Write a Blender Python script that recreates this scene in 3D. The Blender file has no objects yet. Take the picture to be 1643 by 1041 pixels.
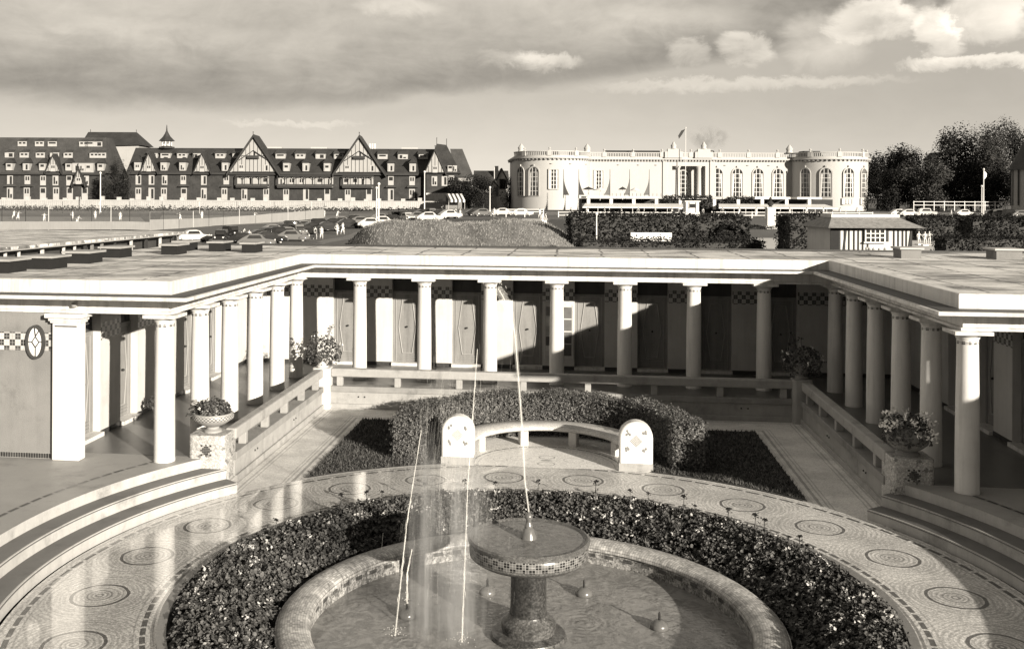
import bpy, bmesh, math, random
from mathutils import Vector, Matrix, noise as mnoise
random.seed(7)
PI = math.pi; R = math.radians
sc = bpy.context.scene; col = sc.collection
sin, cos, sqrt = math.sin, math.cos, math.sqrt

# ------------------------------------------------------------------ camera numbers
CX, CY, CZ, YAW, ROLL, FPX = 0.5531, -26.4655, 4.8784, 0.1272, -0.0043, 1622.33
RX, RY = cos(YAW), sin(YAW)            # camera right on the ground
FX, FY = -sin(YAW), cos(YAW)           # camera forward on the ground
def at(px, py, D):
    """world point at a distance D along the view for a place in the photograph"""
    r = (px - 721.0) / FPX; u = -(py - 314.8) / FPX
    c, s = cos(ROLL), sin(ROLL); r, u = r*c + u*s, -r*s + u*c
    return Vector((CX + D*(r*RX + FX), CY + D*(r*RY + FY), CZ + D*u))
def DL(x, y):
    return (x-CX)*FX + (y-CY)*FY, (x-CX)*RX + (y-CY)*RY
def lerp(a, b, t): return a + (b-a)*t
def sstep(a, b, x):
    t = max(0., min(1., (x-a)/(b-a))); return t*t*(3-2*t)
def table(T, x):
    if x <= T[0][0]: return T[0][1]
    for (a, p), (b, q) in zip(T, T[1:]):
        if x <= b: return lerp(p, q, (x-a)/(b-a))
    return T[-1][1]
GL = [(36, -1.7), (60, -1.1), (128, -1.0), (152, -.35), (200, .3), (262, .45), (275, 1.1), (400, 1.4)]
GR = [(34, -1.7), (48, .9), (80, 1.15), (120, 1.2), (200, 1.05), (250, 1.6), (400, 1.8)]
def ground_z(x, y):
    D, L = DL(x, y)
    if D < 30: return -1.7
    t = sstep(-.14, .03, L/D)
    return lerp(table(GL, D), table(GR, D), t)

# ------------------------------------------------------------------ materials
TINT = (1.0, .983, .955)
class NT:
    def __init__(s, name):
        s.m = bpy.data.materials.new(name); s.m.use_nodes = True; s.t = s.m.node_tree
        s.bsdf = s.t.nodes['Principled BSDF']; s.out = s.t.nodes['Material Output']
    def n(s, typ, **kw):
        o = s.t.nodes.new(typ)
        for k, v in kw.items(): setattr(o, k, v)
        return o
    def link(s, a, b): s.t.links.new(a, b)
    def inp(s, node, i, v):
        if hasattr(v, 'is_output'): s.link(v, node.inputs[i])
        else: node.inputs[i].default_value = v
    def m_(s, op, a, b=0., c=0., clamp=False):
        o = s.n('ShaderNodeMath', operation=op, use_clamp=clamp)
        s.inp(o, 0, a); s.inp(o, 1, b)
        if op in ('COMPARE', 'MULTIPLY_ADD', 'SMOOTH_MIN', 'WRAP'): s.inp(o, 2, c)
        return o.outputs[0]
    def mapr(s, v, a, b, c, d, smooth=True):
        o = s.n('ShaderNodeMapRange', interpolation_type='SMOOTHSTEP' if smooth else 'LINEAR')
        s.inp(o, 0, v)
        for i, k in enumerate((a, b, c, d)): s.inp(o, i+1, k)
        return o.outputs[0]
    def mixv(s, f, a, b):
        return s.m_('ADD', s.m_('MULTIPLY', a, s.m_('SUBTRACT', 1., f)), s.m_('MULTIPLY', b, f))
    def pos(s, obj=False):
        if obj: return s.n('ShaderNodeTexCoord').outputs['Object']
        return s.n('ShaderNodeNewGeometry').outputs['Position']
    def sep(s, v):
        o = s.n('ShaderNodeSeparateXYZ'); s.link(v, o.inputs[0]); return o.outputs
    def noise(s, vec, scale, detail=4, rough=.55, stretch=None, dist=0.):
        if stretch:
            mp = s.n('ShaderNodeMapping'); mp.inputs['Scale'].default_value = stretch
            s.link(vec, mp.inputs[0]); vec = mp.outputs[0]
        o = s.n('ShaderNodeTexNoise'); s.link(vec, o.inputs['Vector'])
        o.inputs['Scale'].default_value = scale; o.inputs['Detail'].default_value = detail
        o.inputs['Roughness'].default_value = rough; o.inputs['Distortion'].default_value = dist
        return o.outputs[0]
    def voro(s, vec, scale, out='Color', feat='F1'):
        o = s.n('ShaderNodeTexVoronoi', feature=feat); s.link(vec, o.inputs['Vector'])
        o.inputs['Scale'].default_value = scale
        if out == 'Color':
            b = s.n('ShaderNodeSeparateColor'); s.link(o.outputs['Color'], b.inputs[0]); return b.outputs[0]
        return o.outputs[out]
    def grey(s, v):
        """finish: scalar grey -> warm-tinted base colour"""
        o = s.n('ShaderNodeCombineColor')
        for i in range(3): s.inp(o, i, s.m_('MULTIPLY', v, TINT[i]))
        s.link(o.outputs[0], s.bsdf.inputs['Base Color'])
    def bump(s, h, strength=.3, dist=.02):
        o = s.n('ShaderNodeBump'); o.inputs['Strength'].default_value = strength
        o.inputs['Distance'].default_value = dist; s.inp(o, 'Height', h)
        s.link(o.outputs[0], s.bsdf.inputs['Normal'])
    def set(s, rough=.7, spec=.4, **kw):
        s.inp(s.bsdf, 'Roughness', rough); s.bsdf.inputs['Specular IOR Level'].default_value = spec
        for k, v in kw.items(): s.inp(s.bsdf, k, v)

def plain(name, g, rough=.75, var=.15, scale=3., streak=0., bump=.15, spec=.35, fine=40., obj=False, dirt=0.):
    t = NT(name); p = t.pos(obj)
    a = t.noise(p, scale, 5, .6); b = t.noise(p, fine, 3)
    v = t.m_('MULTIPLY', g, t.m_('ADD', 1-var, t.m_('MULTIPLY', a, 2*var)))
    v = t.m_('MULTIPLY', v, t.m_('ADD', 1-var*.5, t.m_('MULTIPLY', b, var)))
    if streak:
        c = t.noise(p, 6., 5, .7, stretch=(1, 1, .08))
        v = t.m_('MULTIPLY', v, t.mapr(c, .42, .7, 1., 1-streak))
    if dirt:
        c = t.noise(p, 1.3, 6, .7)
        v = t.m_('MULTIPLY', v, t.mapr(c, .5, .72, 1., 1-dirt))
    t.grey(v); t.set(rough, spec)
    if bump: t.bump(b, bump, .01)
    return t.m

def checker(name, su, sv, a, b, axis='x', ang_r=None, jitter=.35, offset=(0, 0), rough=.35, obj=False, pa=.5):
    """chequered glazed tiles; u runs along x, y or round an axis"""
    t = NT(name); p = t.pos(obj); X, Y, Z = t.sep(p)
    if ang_r: u = t.m_('MULTIPLY', t.m_('ARCTAN2', X, Y), ang_r)
    elif axis == 'd': u = t.m_('ADD', X, Y)
    else: u = X if axis == 'x' else Y
    fu = t.m_('DIVIDE', t.m_('ADD', u, offset[0]), su); fv = t.m_('DIVIDE', t.m_('ADD', Z, offset[1]), sv)
    iu = t.m_('FLOOR', fu); iv = t.m_('FLOOR', fv)
    par = t.m_('MODULO', t.m_('ABSOLUTE', t.m_('ADD', iu, iv)), 2.)
    cmb = t.n('ShaderNodeCombineXYZ'); t.link(iu, cmb.inputs[0]); t.link(iv, cmb.inputs[1])
    w = t.n('ShaderNodeTexWhiteNoise', noise_dimensions='2D'); t.link(cmb.outputs[0], w.inputs[0])
    v = t.mixv(par, a, b)
    v = t.m_('MULTIPLY', v, t.m_('ADD', 1-jitter*.5, t.m_('MULTIPLY', w.outputs[0], jitter)))
    gu = t.m_('ABSOLUTE', t.m_('SUBTRACT', t.m_('FRACT', t.m_('MULTIPLY', fu, 2.)), .5))
    gv = t.m_('ABSOLUTE', t.m_('SUBTRACT', t.m_('FRACT', t.m_('MULTIPLY', fv, 2.)), .5))
    g = t.m_('GREATER_THAN', t.m_('MAXIMUM', gu, gv), .44)
    v = t.mixv(g, v, .33)
    v = t.m_('MULTIPLY', v, t.m_('ADD', .75, t.m_('MULTIPLY', t.noise(p, 9, 4), .5)))
    t.grey(v); t.set(rough, .5); t.bump(t.m_('SUBTRACT', 1., g), .3, .004)
    return t.m

def tess(name, g, scale=45., var=.5, rough=.45, spots=0., dirt=.3, spec=.4):
    """small irregular mosaic stones"""
    t = NT(name); p = t.pos()
    c = t.voro(p, scale); d = t.voro(p, scale, 'Distance', 'F1')
    big = t.noise(p, 1.7, 5, .65)
    v = t.m_('MULTIPLY', g, t.m_('ADD', 1-var*.5, t.m_('MULTIPLY', c, var)))
    v = t.m_('MULTIPLY', v, t.mapr(d, .3, .75, 1., .72))
    v = t.m_('MULTIPLY', v, t.mapr(big, .35, .7, 1., 1-dirt))
    if spots:
        k = t.noise(p, 9., 2); v = t.m_('MULTIPLY', v, t.mapr(k, .60, .64, 1., 1-spots))
    t.grey(v); t.set(rough, spec); t.bump(d, .25, .004)
    return t.m

M = {}
M['white'] = plain('white_limewash', .64, .65, .08, 2.0, .32, .12, fine=30, dirt=.10)
M['column'] = plain('column_plaster', .67, .55, .07, 1.8, .2, .08, fine=26, dirt=.07)
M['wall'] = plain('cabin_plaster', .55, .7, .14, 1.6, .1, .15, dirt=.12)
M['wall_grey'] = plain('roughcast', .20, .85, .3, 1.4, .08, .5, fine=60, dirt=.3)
M['pier'] = plain('pier_plaster', .66, .6, .07, 2., .1, .08)
M['lead'] = plain('gutter_lead', .045, .6, .5, 3., 0, .2)
M['moulding'] = plain('door_moulding', .32, .4, .15, 4., 0, .05)
M['door'] = plain('door_paint', .23, .5, .18, 2.5, .3, .1)
M['door_dark'] = plain('door_paint_dark', .055, .5, .3, 4., .1, .1)
M['iron'] = plain('black_iron', .02, .4, .2)
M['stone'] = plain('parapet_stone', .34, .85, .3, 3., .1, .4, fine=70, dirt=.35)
M['stone_d'] = plain('ledge_stone', .26, .85, .3, 3., 0, .4, fine=70, dirt=.35)
M['rail'] = plain('rail_stone', .34, .8, .25, 4., 0, .4, fine=80, dirt=.4)
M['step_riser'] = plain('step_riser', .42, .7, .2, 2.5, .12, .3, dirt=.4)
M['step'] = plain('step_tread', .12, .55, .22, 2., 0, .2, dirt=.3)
M['landing'] = plain('landing_floor', .31, .5, .22, 1.2, 0, .1, dirt=.3)
M['floor'] = plain('gallery_floor', .12, .34, .2, 1.5, 0, .06, spec=.5, dirt=.3)
M['ped'] = tess('pedestal_mosaic', .50, 38., .55, .5, .55, .25)
M['stela'] = plain('stela_plaster', .66, .6, .05, 4., .1, .08, dirt=.12)
M['bench'] = tess('bench_mosaic', .64, 60., .25, .5, 0, .3)
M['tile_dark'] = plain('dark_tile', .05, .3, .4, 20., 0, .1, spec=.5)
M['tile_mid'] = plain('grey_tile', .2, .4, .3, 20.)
M['rim'] = None
M['soil'] = plain('soil', .03, .95, .5, 5., 0, .8)
M['bronze'] = plain('bronze', .12, .25, .3, 12., 0, .1, spec=.8)
M['bark'] = plain('bark', .05, .9, .4, 5., 0, .6)
M['sand'] = plain('sand_path', .5, .9, .12, .3, 0, .2)
M['road'] = plain('road', .17, .85, .2, .4, 0, .2)
M['court_clay'] = plain('court_clay', .2, .9, .1, .1, 0, .1)
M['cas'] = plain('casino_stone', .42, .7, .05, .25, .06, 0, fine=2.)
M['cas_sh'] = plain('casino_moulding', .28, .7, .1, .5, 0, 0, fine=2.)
M['glass'] = plain('window_glass', .03, .08, .4, .6, 0, 0, spec=.6, fine=3.)
M['curtain'] = plain('curtain_pane', .5, .5, .3, .5, 0, 0, fine=3.)
M['cream'] = plain('cream_render', .33, .8, .12, .4, .1, 0, fine=4.)
M['timber'] = plain('dark_timber', .035, .8, .3, 2.)
M['slate'] = plain('roof_tile', .034, .7, .75, .35, .3, .4, fine=2.5)
M['slate_l'] = plain('roof_tile_light', .055, .7, .7, .35, .3, .4, fine=2.5)
M['brick'] = plain('hotel_brick', .036, .85, .8, .45, .2, .2, fine=2.2)
M['paint'] = plain('white_paint', .64, .5, .08, 1.)
M['sash'] = plain('hotel_sash', .36, .6, .2, .8, 0, 0, fine=4.)
M['terrace'] = plain('terrace_stone', .42, .8, .15, .4, .2, 0, fine=3.)
M['canvas'] = plain('canvas', .26, .9, .15, .6, .1, 0)
M['car_dark'] = plain('car_enamel_dark', .02, .12, .1, 1., 0, 0, spec=.6)
M['car_grey'] = plain('car_enamel_grey', .14, .15, .1, 1., 0, 0, spec=.6)
M['car_light'] = plain('car_enamel_light', .5, .15, .06, 1., 0, 0, spec=.6)
M['rubber'] = plain('tyre', .02, .8, .2)
M['skin'] = plain('skin', .4, .6, .08, 5., 0, 0)
M['cloth_w'] = plain('white_cotton', .78, .9, .06, 5.)
M['cloth_d'] = plain('dark_cloth', .04, .9, .2, 5.)
M['thatch'] = plain('thatch', .26, .95, .4, 4., .35, .8, fine=22.)
M['hair'] = plain('hair', .03, .6, .2)
M['vent_top'] = plain('zinc_lid', .30, .55, .35, 2.)
M['vent_light'] = plain('zinc_lid_pale', .4, .55, .15, 2.)
M['vent'] = plain('vent_boards', .012, .8, .4, 5.)
M['wire'] = plain('fence_wire', .3, .6, .2)
M['bust'] = plain('dark_bronze', .04, .4, .3, 8.)
M['sign'] = plain('printed_paper', .12, .6, .4, 6.)

def leafmat(name, g, var=.5, rough=.5, spec=.35, scale=9., trans=.0):
    t = NT(name); p = t.pos(); c = t.voro(p, scale); n = t.noise(p, scale*.12, 3)
    v = t.m_('MULTIPLY', g, t.m_('ADD', 1-var, t.m_('MULTIPLY', c, 2*var)))
    v = t.m_('MULTIPLY', v, t.m_('ADD', .5, n)); t.grey(v); t.set(rough, spec)
    return t.m
M['leaf'] = leafmat('flower_bed_leaf', .075, .7, .6, .2, 14.)
M['hedge'] = leafmat('hedge_leaf', .10, .65, .5, .35, 18.)
M['hedge_dark'] = leafmat('dark_hedge_leaf', .02, .6, .7, .1, 4.)
M['tree'] = leafmat('tree_leaf', .022, .6, .7, .1, .8)
M['tree_l'] = leafmat('pale_tree_leaf', .045, .6, .7, .1, .8)
M['geranium'] = leafmat('geranium_leaf', .07, .6, .4, .4, 20.)
M['petal'] = plain('pale_petal', .88, .7, .15, 20.)
M['petal_d'] = plain('dark_petal', .02, .7, .3, 20.)
M['grass'] = leafmat('lawn_grass', .075, .5, .8, .15, 30.)
M['lawn'] = plain('lawn_ground', .06, .95, .4, 6., 0, .8, fine=90.)
M['dune'] = plain('dune_grass', .20, .95, .45, 1.5, 0, .9, fine=16.)

# path of marble mosaic with rows of round medallions
def path_material():
    t = NT('path_mosaic'); p = t.pos(True); X, Y, Z = t.sep(p); wp = t.pos()
    wob = t.noise(p, 3.5, 3)
    r = t.m_('SQRT', t.m_('ADD', t.m_('MULTIPLY', X, X), t.m_('MULTIPLY', Y, Y)))
    th = t.m_('ARCTAN2', X, Y)
    st = R(15.)
    f = t.m_('SUBTRACT', t.m_('FRACT', t.m_('DIVIDE', th, st)), .5)
    u = t.m_('MULTIPLY', f, st*5.81); v = t.m_('SUBTRACT', r, 5.81)
    d = t.m_('SQRT', t.m_('ADD', t.m_('MULTIPLY', u, u), t.m_('MULTIPLY', v, v)))
    d = t.m_('ADD', d, t.m_('MULTIPLY', t.m_('SUBTRACT', wob, .5), .05))
    ring = lambda x, a, w: t.m_('COMPARE', x, a, w)
    dark = t.m_('MULTIPLY', ring(d, .37, .024), .78)
    for a, w, k in ((.30, .010, .3), (.235, .010, .35), (.16, .014, .55), (.10, .012, .45), (.045, .016, .6), (.47, .012, .2), (.56, .012, .22), (.66, .016, .25)):
        dark = t.m_('MAXIMUM', dark, t.m_('MULTIPLY', ring(d, a, w), k))
    wave = t.m_('SINE', t.m_('ADD', t.m_('MULTIPLY', d, 95.), t.m_('MULTIPLY', wob, 6.)))
    wave = t.m_('MULTIPLY', t.m_('GREATER_THAN', wave, .3), .24)
    dark = t.m_('MAXIMUM', dark, wave)
    dash = t.m_('LESS_THAN', t.m_('FRACT', t.m_('MULTIPLY', th, 20.)), .8)
    for a, w, k in ((6.62, .035, .85), (5.02, .035, .8)):
        dark = t.m_('MAXIMUM', dark, t.m_('MULTIPLY', t.m_('MULTIPLY', ring(r, a, w), dash), k))
    for a, w, k in ((6.52, .012, .35), (4.91, .02, .6), (6.74, .02, .3), (5.13, .012, .35)):
        dark = t.m_('MAXIMUM', dark, t.m_('MULTIPLY', ring(r, a, w), k))
    c = t.voro(p, 42.); dd = t.voro(p, 42., 'Distance')
    big = t.noise(p, .9, 5, .6)
    base = t.m_('MULTIPLY', .72, t.m_('ADD', .72, t.m_('MULTIPLY', c, .5)))
    base = t.m_('MULTIPLY', base, t.mapr(dd, .3, .75, 1., .75))
    base = t.m_('MULTIPLY', base, t.mapr(big, .3, .72, 1.05, .72))
    val = t.m_('MULTIPLY', base, t.m_('SUBTRACT', 1., t.m_('MULTIPLY', dark, 1.0)))
    t.grey(val)
    # wet with splashed water, more so on the lee side of the jet
    wet = t.m_('ADD', t.noise(p, .8, 4, .6), t.m_('MULTIPLY', X, -.075))
    t.set(t.mapr(wet, .42, .72, .5, .14), .5, IOR=1.5)
    t.bsdf.inputs['Coat Roughness'].default_value = .05; t.inp(t.bsdf, 'Coat Weight', t.mapr(wet, .48, .75, 0., .9))
    t.bump(t.m_('ADD', t.m_('MULTIPLY', dd, .4), t.noise(p, 2.2, 2)), .1, .006)
    return t.m
M['path'] = path_material()

def pavement_material():
    t = NT('pavement_mosaic'); p = t.pos(); X, Y, Z = t.sep(p)
    d = t.m_('MAXIMUM', t.m_('SUBTRACT', t.m_('ABSOLUTE', X), 4.62), t.m_('ADD', Y, 2.38))
    d = t.m_('ADD', d, t.m_('MULTIPLY', t.m_('SUBTRACT', t.noise(p, 4., 2), .5), .03))
    dark = t.m_('MULTIPLY', t.m_('COMPARE', d, .2, .03), .6)
    for a, w, k in ((.08, .012, .3), (.31, .014, .45), (.38, .012, .4), (.98, .014, .4), (1.06, .02, .45), (1.2, .02, .4), (.03, .03, .2)):
        dark = t.m_('MAXIMUM', dark, t.m_('MULTIPLY', t.m_('COMPARE', d, a, w), k))
    c = t.voro(p, 50.); big = t.noise(p, 1.1, 5, .6)
    v = t.m_('MULTIPLY', .74, t.m_('ADD', .8, t.m_('MULTIPLY', c, .36)))
    v = t.m_('MULTIPLY', v, t.mapr(big, .3, .7, 1.05, .7))
    t.grey(t.m_('MULTIPLY', v, t.m_('SUBTRACT', 1., t.m_('MULTIPLY', dark, .8))))
    t.set(t.mapr(big, .35, .65, .4, .75), .4); t.bump(c, .1, .003)
    return t.m
M['pave'] = pavement_material()

def patio_material():
    t = NT('patio_mosaic'); p = t.pos(True); X, Y, Z = t.sep(p)
    r = t.m_('SQRT', t.m_('ADD', t.m_('MULTIPLY', X, X), t.m_('MULTIPLY', Y, Y)))
    th = t.m_('ARCTAN2', X, Y); ax = t.m_('ABSOLUTE', X)
    dark = t.m_('MULTIPLY', t.m_('MULTIPLY', t.m_('COMPARE', r, 1.5, .022), t.m_('LESS_THAN', t.m_('FRACT', t.m_('MULTIPLY', th, 7.)), .85)), .8)
    dark = t.m_('MAXIMUM', dark, t.m_('MULTIPLY', t.m_('COMPARE', r, 1.38, .012), .3))
    for cx_, cy_, rr, fill in ((0., .62, .16, 0), (0., .36, .12, 1), (0., .1, .17, 0), (.55, .45, .2, 0), (-.55, .45, .2, 0), (.95, .3, .14, 0), (-.95, .3, .14, 0)):
        dx = t.m_('SUBTRACT', X, cx_); dy = t.m_('SUBTRACT', Y, cy_)
        q = t.m_('SQRT', t.m_('ADD', t.m_('MULTIPLY', dx, dx), t.m_('MULTIPLY', t.m_('MULTIPLY', dy, dy), 1.5 if not fill else 6.)))
        k = t.m_('LESS_THAN', q, rr) if fill else t.m_('COMPARE', q, rr, .012)
        dark = t.m_('MAXIMUM', dark, t.m_('MULTIPLY', k, .6 if abs(cx_) < .1 else .25))
    c = t.voro(p, 45.)
    v = t.m_('MULTIPLY', .76, t.m_('ADD', .76, t.m_('MULTIPLY', c, .42)))
    t.grey(t.m_('MULTIPLY', v, t.m_('SUBTRACT', 1., dark))); t.set(.45, .45)
    return t.m
M['patio'] = patio_material()

def rim_material():
    t = NT('basin_rim_mosaic'); p = t.pos(True); X, Y, Z = t.sep(p)
    th = t.m_('MULTIPLY', t.m_('ARCTAN2', X, Y), 3.2)
    r = t.m_('SQRT', t.m_('ADD', t.m_('MULTIPLY', X, X), t.m_('MULTIPLY', Y, Y)))
    cell = t.m_('FLOOR', t.m_('MULTIPLY', th, 22.)); rc = t.m_('FLOOR', t.m_('MULTIPLY', r, 30.))
    cm = t.n('ShaderNodeCombineXYZ'); t.link(cell, cm.inputs[0]); t.link(rc, cm.inputs[1])
    w = t.n('ShaderNodeTexWhiteNoise', noise_dimensions='2D'); t.link(cm.outputs[0], w.inputs[0])
    band = t.noise(t.pos(), 2.3, 3); seg = t.m_('SINE', t.m_('MULTIPLY', th, 13.))
    v = t.m_('MULTIPLY', .56, t.m_('ADD', .6, t.m_('MULTIPLY', w.outputs[0], .6)))
    v = t.m_('MULTIPLY', v, t.m_('ADD', .9, t.m_('MULTIPLY', seg, .09)))
    v = t.m_('MULTIPLY', v, t.mapr(band, .38, .62, 1.02, .74))
    fr = t.m_('FRACT', t.m_('MULTIPLY', th, 22.)); v = t.m_('MULTIPLY', v, t.mapr(fr, .06, .2, .45, 1.))
    f2 = t.m_('FRACT', t.m_('MULTIPLY', r, 30.)); v = t.m_('MULTIPLY', v, t.mapr(f2, .06, .25, .55, 1.))
    t.grey(v); t.set(.4, .45); return t.m
M['rim'] = rim_material()

def basin_wall_material():
    t = NT('basin_wall_mosaic'); p = t.pos(True); X, Y, Z = t.sep(p)
    u = t.m_('MULTIPLY', t.m_('ARCTAN2', X, Y), 3.0)
    par = t.m_('MODULO', t.m_('ABSOLUTE', t.m_('FLOOR', t.m_('DIVIDE', u, .16))), 2.)
    row = t.m_('COMPARE', Z, .14, .03)
    row2 = t.m_('COMPARE', Z, .205, .012)
    c = t.voro(p, 40.); n = t.noise(p, 7., 4, .7)
    v = t.m_('MULTIPLY', .30, t.m_('ADD', .4, t.m_('MULTIPLY', c, 1.1)))
    v = t.m_('MULTIPLY', v, t.mapr(n, .4, .62, 1.15, .5))
    v = t.mixv(t.m_('MULTIPLY', t.m_('MULTIPLY', row, par), .8), v, .03)
    v = t.mixv(t.m_('MULTIPLY', row2, .5), v, .04)
    t.grey(v); t.set(.3, .5); return t.m
M['basin'] = basin_wall_material()

def water_material(g=.23, scale=5., strength=.32, rings=False):
    t = NT('water'); p = t.pos()
    a = t.noise(p, scale, 3, .5, dist=.8); b = t.noise(p, scale*4, 2)
    t.grey(t.m_('MULTIPLY', g, t.mapr(t.noise(p, scale*.6, 4, .6, dist=2.2), .38, .64, .72, 1.1)))
    t.set(.02, .6, IOR=1.4); h = t.m_('ADD', a, t.m_('MULTIPLY', b, .25))
    if rings:
        X, Y, Z = t.sep(p)
        for cx_, cy_, k in ((-1.67,-13.2,1.),(-.69,-12.3,1.),(.65,-12.2,1.),(1.6,-13.2,1.),(-.75,-13.6,.8),(-1.75,-13.9,.8)):
            dx = t.m_('SUBTRACT', X, cx_); dy = t.m_('SUBTRACT', Y, cy_); d = t.m_('SQRT', t.m_('ADD', t.m_('MULTIPLY', dx, dx), t.m_('MULTIPLY', dy, dy)))
            h = t.m_('ADD', h, t.m_('MULTIPLY', t.m_('SINE', t.m_('ADD', t.m_('MULTIPLY', d, 62.), t.m_('MULTIPLY', a, 7.))), t.m_('MULTIPLY', t.m_('EXPONENT', t.m_('MULTIPLY', d, -4.5)), .28*k)))
    t.bump(h, strength, .05)
    return t.m
M['water'] = water_material(rings=True)
M['bowl_water'] = water_material(.15, 9., .3)

def roof_material():
    t = NT('roof_felt'); p = t.pos(); X, Y, Z = t.sep(p)
    wx = t.m_('ADD', X, t.m_('MULTIPLY', t.noise(p, .8, 2), .25)); wy = t.m_('ADD', Y, t.m_('MULTIPLY', t.noise(p, .9, 2), .25))
    sx = t.m_('LESS_THAN', t.m_('FRACT', t.m_('DIVIDE', wx, 1.32)), .05); sy = t.m_('LESS_THAN', t.m_('FRACT', t.m_('DIVIDE', wy, 2.1)), .03)
    br = t.m_('GREATER_THAN', t.noise(p, 2., 3), .42)
    seam = t.m_('MULTIPLY', t.m_('MAXIMUM', sx, sy), br)
    big = t.noise(p, .55, 6, .68, stretch=(1, 2.2, 1)); sm = t.noise(p, 14., 4, .7)
    v = t.m_('MULTIPLY', .66, t.mapr(big, .38, .66, 1.1, .30))
    v = t.m_('MULTIPLY', v, t.m_('ADD', .75, t.m_('MULTIPLY', sm, .5)))
    t.grey(t.mixv(t.m_('MULTIPLY', seam, .75), v, .05)); t.set(.9, .2)
    t.bump(t.m_('ADD', sm, seam), .3, .02); return t.m
M['roof'] = roof_material()

def net_material():
    """wire netting: fine real holes between the wires, seen as a pale veil at this distance"""
    t = NT('wire_netting'); p = t.pos(); X, Y, Z = t.sep(p)
    a = t.m_('FRACT', t.m_('MULTIPLY', t.m_('ADD', X, Z), 9.)); b = t.m_('FRACT', t.m_('MULTIPLY', t.m_('SUBTRACT', X, Z), 9.))
    k = t.m_('MAXIMUM', t.m_('LESS_THAN', a, .07), t.m_('LESS_THAN', b, .07))
    t.grey(.16); tr = t.n('ShaderNodeBsdfTransparent'); mx = t.n('ShaderNodeMixShader')
    t.link(k, mx.inputs[0]); t.link(tr.outputs[0], mx.inputs[1]); t.link(t.bsdf.outputs[0], mx.inputs[2])
    t.link(mx.outputs[0], t.out.inputs[0]); return t.m
M['net'] = net_material()

def spray_material(name='water_spray', alpha=.05):
    t = NT(name)
    d = t.n('ShaderNodeBsdfDiffuse'); d.inputs[0].default_value = (.95, .94, .9, 1)
    l = t.n('ShaderNodeBsdfTranslucent'); l.inputs[0].default_value = (.95, .94, .9, 1)
    a = t.n('ShaderNodeAddShader'); t.link(d.outputs[0], a.inputs[0]); t.link(l.outputs[0], a.inputs[1])
    tr = t.n('ShaderNodeBsdfTransparent'); mx = t.n('ShaderNodeMixShader'); mx.inputs[0].default_value = alpha
    t.link(tr.outputs[0], mx.inputs[1]); t.link(a.outputs[0], mx.inputs[2]); t.link(mx.outputs[0], t.out.inputs[0])
    return t.m
M['spray'] = spray_material(); M['mist'] = spray_material('water_mist', .07)

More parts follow.
